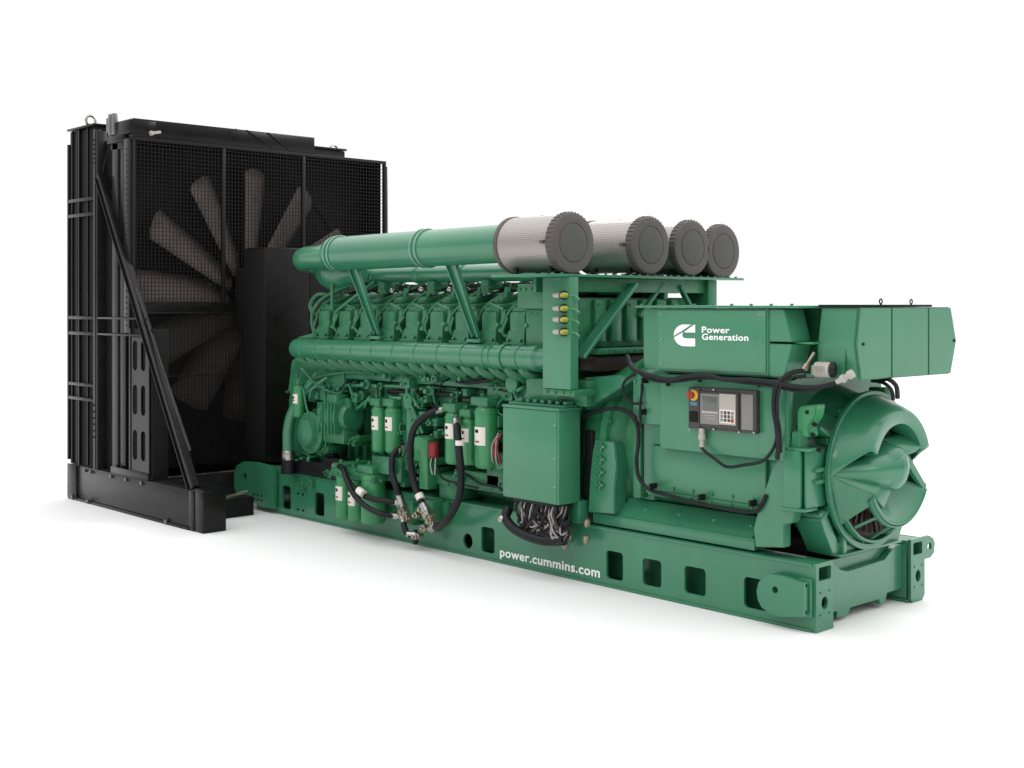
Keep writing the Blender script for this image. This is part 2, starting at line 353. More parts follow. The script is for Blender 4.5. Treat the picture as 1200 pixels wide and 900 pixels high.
# cylinder heads
def head(x, s, yb):
    """one cylinder head; s=+1 near bank (faces -y), -1 far bank"""
    f = lambda y: yb-s*y  # y measured outwards
    d = MB(); w = .112
    # tapered cast front
    ya_, yb_ = sorted((f(.13), f(-.30))); d.box(x-w*.88, x+w*.88, ya_, yb_, 1.88, 2.145, .030)
    d.hull8([(x-w, f(.15), 1.87), (x+w, f(.15), 1.87), (x+w, f(-.3), 1.87), (x-w, f(-.3), 1.87)], [(x-w*.86, f(.132), 1.98), (x+w*.86, f(.132), 1.98), (x+w*.86, f(-.3), 1.98), (x-w*.86, f(-.3), 1.98)])
    d.box(x-w*1.15, x+w*1.15, min(f(.17), f(-.2)), max(f(.17), f(-.2)), 1.855, 1.885, .006)
    o = d.build('cylinder_head', 'cast', G)
    c = MB()
    c.box(x-w*.9, x+w*.9, min(f(.10), f(-.36)), max(f(.10), f(-.36)), 2.13, 2.225, .035, (s*.12, 'X'))
    c.box(x-w*.5, x+w*.6, min(f(.03), f(-.3)), max(f(.03), f(-.3)), 2.22, 2.30, .04, (s*.25, 'X'))
    for u in (-.075, .075): c.bolt((x+u, f(.055), 2.18), (0, -s, .2), .014, .02); c.bolt((x+u, f(.15), 1.90), (0, -s, .3), .014, .02)
    c.cyl((x+.02, f(-.06), 2.26), (x+.02, f(-.08), 2.35), .028, 12)
    c.build('rocker_cover', 'cast', o)
    if s > 0:
        t = MB(); j1, j2, j3 = (random.uniform(-.03, .03) for _ in range(3))
        t.tube([(x-.17, f(.10), 2.10+j1), (x-.10, f(.09), 2.17), (x, f(.11), 2.205), (x+.08, f(.12), 2.185), (x+.16, f(.10), 2.16)], .012, 8, 4)
        t.tube([(x-.15+j2, f(.02), 2.20), (x-.05+j3, f(-.05), 2.29+j1), (x+.06, f(-.16), 2.37), (x+.16, f(-.24), 2.43)], .017, 8, 4)
        t.tube([(x-.13, f(.11), 1.92), (x-.155+j3*.6, f(.14), 1.99+j2), (x-.14, f(.10), 2.09)], .013, 8, 4)
        t.tube([(x+.10, f(-.02), 2.31), (x+.05, f(-.08), 2.38), (x-.05, f(-.12), 2.39), (x-.12, f(-.16), 2.41)], .010, 6, 4)
        t.build('fuel_line', 'cast', o)
        k_ = MB(); k_.cyl((x+.15, f(.12), 1.96), (x+.15, f(.07), 2.12), .030, 12); k_.cyl((x+.15, f(.13), 2.02), (x+.15, f(.17), 2.03), .02, 10); k_.box(x+.12, x+.18, min(f(.1),f(.0)), max(f(.1),f(.0)), 2.10, 2.16, .01)
        k_.build('injector_housing', 'cast', o)
    return o
for i in range(9):
    head(-5.70+.353*i, 1, .10); head(-5.62+.353*i, -1, 1.33)
# intake manifold running along the top of the near bank
d = MB(); d.lathe((-5.35, .20, 2.49), (-2.45, .20, 2.475), [(0, .03), (.01, .075), (.06, .075), (.062, .088), (.075, .088), (.08, .075), (.30, .075), (.302, .09), (.315, .09), (.32, .075), (.52, .078), (.522, .09), (.54, .09), (.542, .078), (.80, .078), (.81, .088), (.82, .088), (.83, .078), (1, .078)], 24)
IM = d.build('intake_manifold', 'green', G)
d = MB()
for x in (-4.95, -4.2, -3.45):
    d = MB(); d.box(x-.05, x+.05, .12, .30, 2.33, 2.42, .01); d.cyl((x, .16, 2.30), (x, .16, 2.35), .05, 12); d.cyl((x, .16, 2.345), (x, .16, 2.36), .062, 12); d.build('manifold_clamp', 'cast', IM)
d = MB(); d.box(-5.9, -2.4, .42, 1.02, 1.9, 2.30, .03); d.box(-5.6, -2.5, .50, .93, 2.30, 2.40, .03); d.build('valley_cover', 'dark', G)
# wires and small lines in the valley
for j in range(3):
    t = MB(); pts = []
    for i in range(14):
        pts.append((-5.7+.24*i, .24+.05*random.uniform(-1, 1)+.05*j, 2.33+.035*random.uniform(-1, 1)))
    t.tube(pts, .011, 6, 4); t.build('valley_hose', 'rubber', G)
b = MB()
for x, z in ((-4.62, 2.33), (-4.18, 2.34), (-3.78, 2.335)): b = MB(); b.lathe((x, -.02, z), (x, .02, z), [(0, .012), (.4, .024), (1, .02)], 12); b.build('pipe_plug', 'steel', G)

# large near intake duct from the first air cleaner to the turbocharger
yt = -.25
d = MB(); d.lathe((-5.25, yt, 2.685), (-2.60, yt, 2.70), [(0, .12), (.012, .155), (.02, .160), (.035, .162), (.036, .172), (.044, .172), (.045, .162), (.058, .162), (.059, .172), (.067, .172), (.068, .162),
    (.530, .160), (.531, .170), (.5395, .170), (.5405, .160), (.556, .160), (.557, .170), (.565, .170), (.566, .160), (1, .158)], 36)
DU = d.build('intake_duct', 'green', G)
d = MB(); d.tube([(-5.15, yt, 2.665), (-5.5, yt, 2.66), (-5.72, yt+.02, 2.655), (-5.86, yt+.12, 2.64), (-5.88, yt+.3, 2.62), (-5.85, yt+.5, 2.58)], lambda t: .118-.008*t, 24, 6)
d.build('duct_elbow', 'green', DU)
d = MB()
d.lathe((-5.40, yt+.02, 2.665), (-5.33, yt+.02, 2.665), [(0, .12), (.1, .125), (.9, .125), (1, .12)], 28); d.build('hose_sleeve', 'cast', DU)
d = MB()
for x in (-5.145, -5.085, -3.83, -3.765): d = MB(); d.lathe((x, yt, 2.685+(x+5.25)*.006), (x+.012, yt, 2.685+(x+5.25)*.006), [(0, .172), (.2, .1745), (.8, .1745), (1, .172)], 36); d.build('band_clamp', 'clamp', DU)
# turbocharger body below the elbow
d = MB(); d.lathe((-5.90, .12, 2.56), (-5.12, .0, 2.49), [(0, .05), (.05, .14), (.25, .19), (.45, .20), (.6, .15), (.75, .10), (1, .09)], 28)
d.build('turbocharger', 'green', G)
d = MB()
d.tube([(-5.90, .0, 1.90), (-5.93, -.01, 2.02), (-5.91, -.01, 2.14), (-5.78, -.0, 2.25), (-5.55, .02, 2.34), (-5.3, .1, 2.43)], .017, 10, 5)
d.tube([(-5.95, .02, 2.10), (-5.98, .0, 2.2), (-5.85, .0, 2.30), (-5.7, .05, 2.30)], .018, 8, 5)
d.tube([(-5.5, -.02, 2.13), (-5.35, -.02, 2.20), (-5.15, .04, 2.33), (-5.05, .12, 2.42)], .018, 10, 5)
d.cyl((-5.50, -.06, 2.15), (-5.50, -.06, 2.42), .020, 12)
d.build('oil_feed_pipe', 'cast', G)
# duct supports
def strut(px0, py0, px1, py1, w0, w1):
    a = at(px0, py0, y=-.26); q = at(px1, py1, y=-.13); a = Vector((a.x, -.24, 2.57)); q = Vector((q.x, -.07, 1.92))
    d = MB()
    d.hull8([(a.x-w0, a.y, a.z), (a.x+w0, a.y, a.z), (a.x+w0, a.y+.012, a.z), (a.x-w0, a.y+.012, a.z)], [(q.x-w1, q.y, q.z), (q.x+w1, q.y, q.z), (q.x+w1, q.y+.012, q.z), (q.x-w1, q.y+.012, q.z)])
    for s in (-1, 1):
        d.hull8([(a.x+s*w0-.006, a.y-.03, a.z), (a.x+s*w0+.006, a.y-.03, a.z), (a.x+s*w0+.006, a.y+.01, a.z), (a.x+s*w0-.006, a.y+.01, a.z)],
                [(q.x+s*w1-.006, q.y-.03, q.z), (q.x+s*w1+.006, q.y-.03, q.z), (q.x+s*w1+.006, q.y+.01, q.z), (q.x+s*w1-.006, q.y+.01, q.z)])
    d.box(q.x-w1-.05, q.x+w1+.05, q.y-.05, q.y+.10, q.z-.045, q.z-.015, .004)
    for u in (-.03, .03): d.bolt((q.x+u, q.y-.005, q.z+.02), (0, -1, 0), .013, .016)
    d.box(a.x-w0-.01, a.x+w0+.01, a.y-.03, a.y+.06, a.z-.01, a.z+.02, .004)
    d.build('duct_support', 'green', G)
strut(412, 318, 437, 392, .062, .036); strut(527, 312, 553, 394, .062, .036)

# ------------------------------------------------------------------ parts low on the near side of the engine
# raw water pump and gear housing at the left end
d = MB()
d.prism([(-6.35, 1.62), (-6.25, 1.66), (-5.4, 1.60), (-5.4, 1.30), (-6.1, 1.20), (-6.42, 1.30)], 'y', .02, .2, .01)
d.prism([(-6.45, .62), (-6.45, 1.20), (-6.32, 1.62), (-6.20, 1.62), (-6.20, .62)], 'y', .05, 1.3, .01)
d.build('gear_housing', 'cast', G)
pc = at(362, 507, y=-.12)
d = MB(); c = Vector((pc.x, 0, pc.z))
d.lathe((c.x, .15, c.z), (c.x, -.20, c.z), [(0, .20), (.3, .21), (.32, .24), (.42, .24), (.44, .19), (.66, .19), (.68, .21), (.74, .21), (.76, .15), (.93, .13), (1, .08)], 32)
for k in range(10): d.bolt((c.x+.225*math.cos(k*PI/5), .0, c.z+.225*math.sin(k*PI/5)), (0, -1, 0), .014, .02)
WP = d.build('water_pump', 'cast', G)
d = MB(); c2 = at(388, 495, y=-.1)
d.lathe((c2.x-.12, -.02, c2.z+.06), (c2.x+.26, -.02, c2.z+.06), [(0, .15), (.1, .17), (.12, .19), (.2, .19), (.22, .165), (.4, .165), (.42, .18), (.47, .18), (.49, .165), (.75, .165), (.77, .19), (.84, .19), (.86, .14), (1, .12)], 28)
d.box(c2.x-.12, c2.x+.24, -.12, .06, c2.z-.20, c2.z-.05, .02); d.box(c2.x-.02, c2.x+.16, -.15, 0, c2.z+.05, c2.z+.28, .02)
for k in range(6): d.box(c2.x-.09+.055*k, c2.x-.075+.055*k, -.2, -.05, c2.z-.10, c2.z+.20, .004)
d.build('pump_volute', 'cast', WP)
# coolant elbow with its silver collar and black base
d = MB(); a = at(338, 529, y=-.1); d.tube([(a.x, -.1, a.z), (a.x, -.1, a.z+.22), (a.x+.06, -.08, a.z+.42), (a.x+.2, 0, a.z+.66), (a.x+.35, .1, a.z+.86)], lambda t: .062-.012*t, 16, 5); CE = d.build('coolant_pipe', 'green', G)
d = MB(); d.lathe((a.x, -.1, a.z-.09), (a.x, -.1, a.z+.01), [(0, .068), (.1, .072), (.9, .072), (1, .068)], 20); d.build('pipe_collar', 'steel', CE)
d = MB(); d.cyl((a.x, -.1, .465), (a.x, -.1, a.z-.085), .075, 18); d.box(a.x-.1, -4.95, -.04, .14, .47, .62, .02); d.box(-5.7, -5.25, -.06, .1, .60, .68, .02); d.build('rubber_mount', 'rubber', G)
# fuel pump area ----------------------------------------------------
d = MB()
for px, py, w, h in ((462, 505, .10, .22), (478, 480, .12, .30), (486, 545, .12, .12), (497, 545, .12, .30), (488, 515, .2, .10), (510, 560, .3, .1), (560, 562, .3, .14), (590, 560, .2, .2), (600, 462, .3, .12)):
    d = MB(); p = at(px, py, y=.0); d.box(p.x-w, p.x+w, -.02, .2, p.z-h/2, p.z+h/2, .015)
    d.bolt((p.x-w*.7, -.02, p.z+h*.3), (0, -1, 0)); d.bolt((p.x+w*.7, -.02, p.z-h*.3), (0, -1, 0)); d.build('pump_housing', 'cast', G)
for i, (px, py) in enumerate(((470, 545), (482, 470), (590, 540), (604, 450), (410, 475))):
    p = at(px, py, y=-.02); d = MB(); d.lathe((p.x, .1, p.z), (p.x, -.08, p.z), [(0, .08), (.5, .085), (.55, .06), (.8, .06), (.82, .075), (.95, .07), (1, .03)], 20); d.build('pipe_flange', 'cast', G)
# light green box, red shut-off valve
p = at(497, 533, y=-.06); d = MB(); d.box(p.x-.10, p.x+.12, -.10, .02, p.z-.06, p.z+.16, .01); d.box(p.x+.0, p.x+.12, -.12, .0, p.z-.30, p.z+.15, .01); d.build('governor_box', 'filter', G)
p = at(508, 527, y=-.12); d = MB(); d.lathe((p.x, -.12, p.z-.07), (p.x, -.12, p.z+.07), [(0, .035), (.1, .05), (.9, .05), (1, .03)], 16); RV = d.build('shutoff_valve', 'maroon', G)
d = MB()
for u in (-.025, .03): d.tube([(p.x+u, -.12, p.z-.07), (p.x+u*1.2, -.13, p.z-.14), (p.x+u*.6, -.12, p.z-.22)], .008, 6, 4)
d.build('valve_lead', 'steel', RV)
for k in range(5):
    p = at(583+random.uniform(-4, 4), 525, y=-.1); t = MB(); t.tube([(p.x, -.06, p.z+.12), (p.x+random.uniform(-.05, .05), -.12, p.z+.02), (p.x+random.uniform(-.04, .04), -.1, p.z-.10), (p.x+random.uniform(-.05, .02), -.06, p.z-.16)], .008, 6, 4)
    t.build('sensor_lead', ('red', 'wiregrey', 'rubber')[k % 3], G)
# spin-on filters
def spin_on(px, pyt, pyb, r, y, lab_z, lab=1, head_=True):
    pt, pb = at(px, pyt, y=y-r*.6), at(px, pyb, y=y-r*.6); x = (pt.x+pb.x)/2; h = pt.z-pb.z
    d = MB(); d.lathe((x, y, pb.z), (x, y, pt.z), [(0, r*.35), (.0, r*.8), (.03, r*.95), (.06, r), (.90, r), (.905, r*1.06), (.935, r*1.06), (.94, r*.96), (.985, r*.9), (1, r*.6)], 28)
    f_ = d.build('spin_on_filter', 'filter', G)
    if head_:
        c = MB(); c.box(x-r*1.05, x+r*1.05, y-r*.9, .18, pt.z+.01, pt.z+.085, .015); c.cyl((x, y, pt.z-.01), (x, y, pt.z+.03), r*.8, 16)
        c.bolt((x-.03, y-r*.2, pt.z+.085), (0, 0, 1), .018, .03); c.build('filter_head', 'cast', f_)
    if lab:
        z1 = pb.z+h*lab_z; z0 = z1-.125*(h/.42); a0 = -.67*PI; a1 = -.27*PI   # wraps part of the can, facing the viewer's left
        def curved(name, A0, A1, zz0, zz1, off, m):
            l = MB(); n = 8; ra = []
            for q in range(n+1):
                a_ = A0+(A1-A0)*q/n; ra.append([l.bm.verts.new((x+(r+o2)*math.cos(a_), y+(r+o2)*math.sin(a_), zz)) for zz, o2 in ((zz0, off), (zz1, off), (zz1, 0), (zz0, 0))])
            for A_, B_ in zip(ra, ra[1:]):
                for q in range(4): l.bm.faces.new((A_[q], B_[q], B_[(q+1) % 4], A_[(q+1) % 4]))
            l.bm.faces.new(ra[0]); l.bm.faces.new(ra[-1][::-1])
            return l.build(name, m, f_)
        curved('paper_label', a0, a1, z0, z1, .0015, 'label')
        curved('label_mark', a0+.20, a0+.62, z1-.050, z1-.022, .003, 'dark')
        curved('label_print', a0+.25, a0+.70, z0+.025, z0+.038, .003, 'maroon')
    return f_
spin_on(440.5, 477, 530, .077, -.06, .80); spin_on(456.5, 478, 531, .080, -.06, .80)
spin_on(468, 480, 530, .055, .03, .72); spin_on(527.5, 484, 544, .084, -.07, .80); spin_on(546, 491, 545, .072, -.05, .80); spin_on(564, 477, 549, .105, -.07, .68)
spin_on(398.5, 553, 608, .082, -.17, .70); spin_on(413, 559, 611, .082, -.17, .66); spin_on(430.5, 556, 614, .115, -.17, .60, 0)
spin_on(347, 452, 489, .066, -.06, .74)
d = MB(); p = at(400, 556, y=-.2); q = at(470, 545, y=-.1); d.box(p.x-.10, q.x-.2, -.26, -.02, .555, .63, .012); d.box(p.x+.35, q.x, -.10, .05, .56, .78, .012)
d.prism([(p.x+.42, .64), (p.x+.75, .64), (p.x+.75, .78)], 'y', -.2, -.05, .006)
for k in range(6): d.bolt((p.x+.02+.14*k, -.26, .59), (0, -1, 0), .012, .014); d.bolt((p.x+.02+.14*k, -.16, .63), (0, 0, 1), .012, .02)
d.build('filter_bracket', 'cast', G)
d = MB(); p = at(478, 480, y=-.02); d.cyl((p.x, .04, p.z-.35), (p.x, .04, p.z+.2), .07, 18); d.tube([(p.x+.0, -.03, p.z+.25), (p.x+.05, -.06, p.z+.12), (p.x+.16, -.07, p.z-.02), (p.x+.22, -.02, p.z-.2)], .018, 8, 5); d.build('drain_pipe', 'green', G)
# dark hole in the skid behind the low filters
# long pipes along the block
for pts, r_, m_n in (([at(455, 459, y=.03), at(520, 462, y=.03), at(590, 469, y=.03)], .022, 'rubber'),
                     ([at(388, 452, y=.02), at(430, 452, y=.02), at(475, 454, y=.02), at(480, 460, y=.02), at(482, 480, y=.02)], .018, 'green'),
                     ([at(360, 447, y=.0), at(380, 440, y=-.02), at(410, 436, y=0.0), at(440, 438, y=.02)], .014, 'cast'),
                     ([at(353, 432, y=-.02), at(366, 446, y=-.05), at(380, 456, y=-.05), at(395, 461, y=-.02), at(408, 458, y=.02)], .010, 'green'),
                     ([at(352, 442, y=-.02), at(356, 460, y=-.08), at(360, 480, y=-.1), at(366, 492, y=-.1)], .011, 'cast'),
                     ([at(358, 462, y=-.06), at(372, 450, y=-.06), at(384, 442, y=-.02)], .014, 'green'),
                     ([at(409, 450, y=.0), at(413, 462, y=-.02), at(418, 475, y=-.02)], .016, 'green'),
                     ([at(500, 466, y=.02), at(512, 480, y=.02), at(514, 470, y=.02)], .014, 'rubber'),
                     ([at(535, 447, y=-.02), at(550, 449, y=-.04), at(570, 446, y=-.04), at(592, 441, y=-.02), at(600, 452, y=.0)], .014, 'rubber'),
                     ([at(540, 440, y=-.02), at(560, 443, y=-.05), at(580, 438, y=-.05), at(615, 440, y=-.02)], .012, 'rubber'),
                     ([at(420, 478, y=-.02), at(430, 470, y=-.06), at(444, 468, y=-.06), at(458, 470, y=-.04)], .016, 'filter'),
                     ([at(545, 555, y=-.02), at(562, 566, y=-.06), at(580, 570, y=-.05), at(590, 574, y=-.03)], .012, 'rubber'),
                     ([at(512, 545, y=-.08), at(518, 560, y=-.1), at(535, 566, y=-.08), at(560, 572, y=-.05)], .010, 'rubber'),
                     ([at(590, 447, y=-.03), at(598, 458, y=-.03), at(602, 470, y=-.02)], .014, 'rubber')):
    t = MB(); t.tube(pts, r_, 8, 5); t.build('service_line', m_n, G)
random.seed(21)
for k in range(60):
    px = random.choice((random.uniform(352, 430), random.uniform(465, 520), random.uniform(575, 612))); py = random.uniform(438, 545); yy = random.uniform(-.06, .06)
    P0 = at(px, py, y=yy); dx = random.uniform(-.14, .14); dz = random.uniform(-.18, .18)
    t = MB(); t.tube([P0, P0+Vector((dx*.5, -.03, dz*.2)), P0+Vector((dx, -.02, dz*.8)), P0+Vector((dx*1.1, .06, dz))], random.choice((.008, .011, .015)), 7, 4)
    t.build('small_pipe', random.choice(('cast', 'green', 'cast', 'filter', 'rubber')), G)
for k in range(62):
    px = random.choice((random.uniform(346, 432), random.uniform(465, 518), random.uniform(540, 612))); py = random.uniform(440, 570); P0 = at(px, py, y=.02)
    d = MB(); w = random.uniform(.02, .05); d.box(P0.x-w, P0.x+w, -.03-random.random()*.04, .18, P0.z-w*random.uniform(.5, 1.6), P0.z+w, .008); d.bolt((P0.x, -.06, P0.z), (0, -1, 0), .012, .03); d.build('small_bracket', 'cast', G)
for k in range(26):
    P0 = at(random.uniform(352, 606), random.choice((random.uniform(432, 462), random.uniform(432, 560))), y=0.0); d = MB(); r0 = random.uniform(.02, .035); d.lathe((P0.x, .1, P0.z), (P0.x, -.07, P0.z), [(0, r0), (.5, r0), (.52, r0*1.5), (.7, r0*1.5), (.72, r0*.8), (1, r0*.7)], 10); d.build('pipe_union', 'cast', G)
# coolant / fuel hoses with fittings
def hose(pts, r_=.030, fit=(1, 1), name='flexible_hose'):
    r_ *= .86
    P = [at(a_, b_, y=c_) for a_, b_, c_ in pts]; t = MB(); t.tube(P, r_, 12, 7); o = t.build(name, 'rubber', G)
    for k_, (a_, b_) in enumerate(((P[0], P[1]), (P[-1], P[-2]))):
        if fit[k_]:
            dr = (b_-a_).normalized(); f_ = MB(); f_.lathe(a_-dr*.045, a_+dr*.075, [(0, r_*.7), (.1, r_*.9), (.3, r_*.9), (.31, r_*1.25), (.62, r_*1.25), (.63, r_*1.1), (.95, r_*1.1), (1, r_*.9)], 12); f_.build('hose_fitting', 'steel', o)
    return o
hose([(519, 480, -.1), (507, 483, -.18), (494, 491, -.24), (485, 503, -.27), (481, 520, -.28), (481, 540, -.27), (484, 560, -.27), (490, 580, -.27), (499, 598, -.25)], .036)
hose([(474, 526, -.12), (465, 528, -.2), (459.5, 538, -.25), (460, 556, -.27), (465, 572, -.27), (470, 588, -.24)], .034)
hose([(535, 494, -.16), (536, 506, -.22), (538, 528, -.26), (540, 552, -.28), (539, 577, -.28), (532, 597, -.27), (520, 613, -.25), (506, 619, -.2)], .038)
hose([(401, 546, -.2), (405, 557, -.3), (411, 567, -.33), (420, 577, -.33), (435, 584, -.32), (452, 587, -.3), (467, 589, -.22)], .030)
hose([(392, 546, -.14), (401, 548, -.28), (407, 564, -.36), (415, 580, -.37), (428, 593, -.36), (446, 602, -.33), (465, 605, -.22)], .030)
hose([(472, 606, -.2), (474, 618, -.24), (478, 626, -.24), (486, 627, -.2)], .032)
d = MB(); P_ = at(539, 519, y=-.255); d.lathe(P_+Vector((0, 0, -.02)), P_+Vector((0, 0, .02)), [(0, .041), (1, .041)], 14); d.build('hose_band', 'label', G); d = MB(); P_ = at(492, 582, y=-.27); d.lathe(P_+Vector((-.015, 0, .02)), P_+Vector((.015, 0, -.02)), [(0, .039), (1, .039)], 14); d.build('hose_band', 'label', G); d = MB()
P_ = at(424, 577, y=-.345); d.lathe(P_+Vector((-.05, 0, .015)), P_+Vector((.03, 0, -.012)), [(0, .036), (1, .036)], 14); d.build('hose_band', 'label', G)
# valve manifold block hanging over the rail
p, q = at(473, 585, y=-.16), at(509, 632, y=-.16)
d = MB(); d.box(p.x, p.x+.14, -.17, -.03, q.z+.08, p.z, .01); d.box(q.x-.14, q.x-.02, -.16, -.03, q.z+.12, p.z+.03, .01); d.box(p.x+.10, q.x-.10, -.15, -.02, q.z+.14, p.z-.06, .01)
d.prism([(q.x-.33, p.z-.05), (q.x+.05, p.z+.02), (q.x+.05, q.z+.18), (q.x-.16, q.z+.02)], 'y', -.05, -.01, .005)
VB = d.build('valve_block', 'cast', G)
d = MB()
for px, py, r_ in ((472, 600, .045), (476, 607, .035), (470, 592, .035), (501, 604, .05), (504, 611, .035), (497, 619, .032), (487, 629, .030), (494, 597, .035), (488, 604, .03)):
    c_ = at(px, py, y=-.2); d.lathe((c_.x, -.12, c_.z), (c_.x, -.24, c_.z), [(0, r_*.7), (.4, r_*.7), (.42, r_), (.8, r_), (.85, r_*.6), (1, r_*.5)], 8)
    d.lathe((c_.x-r_*1.4, -.19, c_.z+.01), (c_.x+r_*1.4, -.19, c_.z-.01), [(0, r_*.55), (1, r_*.55)], 8)
d.build('pipe_fitting', 'brass', VB)
d = MB(); c_ = at(487, 634, y=-.18); d.lathe((c_.x, -.18, c_.z-.03), (c_.x, -.18, c_.z+.10), [(0, .02), (.3, .03), (.35, .015), (1, .02)], 10); d.build('drain_cock', 'rubber', VB)

# ------------------------------------------------------------------ air cleaner platform and its frame
d = MB()
d.box(-2.62, -2.0, -.547, 1.93, 2.415, 2.437, .003)
for k in range(24): d.bolt((-2.03, -.45+.10*k, 2.437), (0, 0, 1), .012, .012)
PL = d.build('cleaner_platform', 'green', G)
d = MB(); d.box(-2.14, -2.10, -.205, 1.58, 2.30, 2.414, .006); d.box(-2.5, -2.46, -.205, 1.58, 2.30, 2.414, .006)
d.box(-2.44, -2.14, .46, .50, 2.28, 2.41, .004); d.box(-2.44, -2.14, 1.0, 1.05, 2.25, 2.41, .004)
d.build('platform_beam', 'cast', PL)
d = MB(); a0 = at(636, 453, y=-.30).x
PX0, PX1 = -2.29, -1.985
d.box(PX0, PX1, -.30, -.21, 1.545, 2.413, .005)
PO = d.build('gauge_post', 'sheet', G)
d = MB(); d.box(PX0-.02, PX1+.02, -.28, .10, 1.49, 1.54, .004); d.box(PX0-.4, PX1-.02, -.1, .12, 1.40, 1.60, .01)
for u in (.03, .12, .21, .28): d.bolt((PX0+u, -.28, 1.515), (0, -1, 0), .012, .012)
d.build('post_bracket', 'cast', PO)
for k, pz in enumerate((346, 361.5, 374.5, 389)):
    c_ = at(660, pz, y=-.30); g = MB(); g.lathe((c_.x+.022, -.30, c_.z), (c_.x+.022, -.335, c_.z), [(0, .034), (.8, .034), (1, .030)], 16); GG = g.build('restriction_gauge', 'rubber', PO)
    g = MB(); g.lathe((c_.x+.045, -.31, c_.z), (c_.x+.045, -.375, c_.z), [(0, .022), (.5, .023), (.85, .018), (1, .008)], 16); g.build('gauge_lens', 'lens', GG)
    g = MB(); g.lathe((c_.x-.075, -.325, c_.z), (c_.x-.01, -.325, c_.z), [(0, .018), (.3, .018), (.32, .022), (1, .022)], 14); g.build('gauge_stem', 'lgrey', GG)
    t = MB(); t.tube([(PX1-.03, -.31, c_.z), (PX1+.01, -.27, c_.z-.005), (PX1+.035, -.24, c_.z-.03), (PX1+.01, -.22, c_.z-.05)], .007, 6, 4); t.build('gauge_line', 'filter', GG)
d = MB(); d.box(-2.35, -2.06, 1.50, 1.62, 1.7, 2.414, .006); d.build('rear_post', 'green', G)
# diagonal braces under the platform
d = MB(); d.bar(at(679, 419, x=-2.06), at(742, 333, x=-2.06), .115, .03); d.build('diagonal_brace', 'green', G)
d = MB(); d.bar((-2.1, 1.15, 2.36), (-2.1, 1.45, 2.0), .05, .03); d.bar((-2.12, .95, 2.38), (-2.12, .65, 2.1), .05, .03); d.build('diagonal_brace', 'cast', G)
# bolted end housing seen left of the post
p, q = at(606, 336, y=-.1), at(640, 362, y=-.1); d = MB(); d.box(p.x, q.x+.05, -.10, .2, q.z, p.z+.02, .01); d.box(p.x+.06, q.x+.05, -.06, .2, q.z-.36, q.z, .01); d.box(p.x, q.x+.05, -.09, .2, q.z-.44, q.z-.34, .01)
for i in range(5):
    for j in range(2): d.bolt((p.x+.03+.07*i, -.10, p.z-.02-.2*j), (0, -1, 0), .012, .01); d.bolt((p.x+.04+.07*i, -.09, q.z-.37-.04*j), (0, -1, 0), .012, .01)
d.build('aftercooler_housing', 'cast', G)
# aftercooler / flywheel end parts seen through the frame
d = MB(); d.box(-2.30, -2.18, .0, 1.42, 1.85, 2.26, .02)
for k in range(6): d.box(-2.18, -2.13, .14+.19*k, .26+.19*k, 1.90, 2.24, .01); d.bolt((-2.13, .17+.19*k, 1.93), (1, 0, 0)); d.bolt((-2.13, .17+.19*k, 2.20), (1, 0, 0))
d.box(-2.2, -2.06, .1, 1.4, 1.80, 1.85, .01)
for k in range(16): d.bolt((-2.06, .14+.08*k, 1.825), (1, 0, 0), .012, .014)
d.build('end_cooler', 'cast', G)
d = MB(); d.box(-2.28, -2.10, .10, 1.3, 1.66, 1.79, .02); d.build('cooler_duct', 'coil', G)
d = MB(); d.prism([(-2.12, 1.36), (-1.62, 1.62), (-1.74, 1.66), (-2.12, 1.62)], 'y', .0, .3, .008)
d.build('lifting_bracket', 'green', G)

# ------------------------------------------------------------------ air cleaners
def cleaner(yc, zc, x1=-2.0, r_=.225, L=.63):
    d = MB(); d.lathe((x1-L, yc, zc), (x1-.06, yc, zc), [(0, r_), (1, r_)], 64); o = d.build('air_cleaner', 'drum', G)
    c = MB(); c.lathe((x1-.075, yc, zc), (x1, yc, zc), [(0, r_*1.0), (.03, r_*1.05), (.2, r_*1.06), (.75, r_*1.055), (.93, r_*1.03), (1, r_*.97), (1, r_*.70), (.94, r_*.69), (.94, r_*.675), (.99, r_*.665), (1, r_*.64), (1.0, .01)], 64)
    for k in range(40):
        a_ = 2*PI*k/40; y_, z_ = yc+r_*1.06*math.cos(a_), zc+r_*1.06*math.sin(a_)
        c.bar((x1-.072, y_, z_), (x1-.012, y_, z_), .010, .006, 0)
    EC = c.build('end_cap', 'cap', o)
    c = MB(); c.lathe((x1-.004, yc, zc), (x1+.004, yc, zc), [(0, r_*.66), (.8, r_*.655), (1, r_*.63), (1, .01)], 48); c.build('cap_disc', 'capdark', EC)
    c = MB(); c.lathe((x1-L-.05, yc, zc), (x1-L+.03, yc, zc), [(0, r_*.8), (.0, r_*1.0), (.1, r_*1.035), (.55, r_*1.035), (.6, r_*1.0)], 64); c.build('rear_ring', 'cap', o)
    c = MB()
    for k in range(8): c.bar((x1-L+.02+.092*k, yc, zc-r_-.0), (x1-L+.03+.092*k, yc, zc-r_-.0), .0, .0, 0) if 0 else None
    c.box(x1-.34, x1-.33, yc-.02, yc+.02, zc+r_-.002, zc+r_+.003, 0)
    c.box(x1-.12, x1-.085, yc-r_-.035, yc-r_+.01, zc-.01, zc+.015, .003); c.build('latch', 'cap', o)
    f_ = MB()
    for s in (-1, 1):
        for xx in (x1-.14, x1-L+.10): f_.box(xx, xx+.03, yc+s*.12-.015, yc+s*.12+.015, 2.437, zc-r_*.8, .003)
    f_.box(x1-.15, x1-.10, yc-.17, yc+.17, 2.437, 2.455, .003); f_.build('cradle', 'rubber', o)
    return o
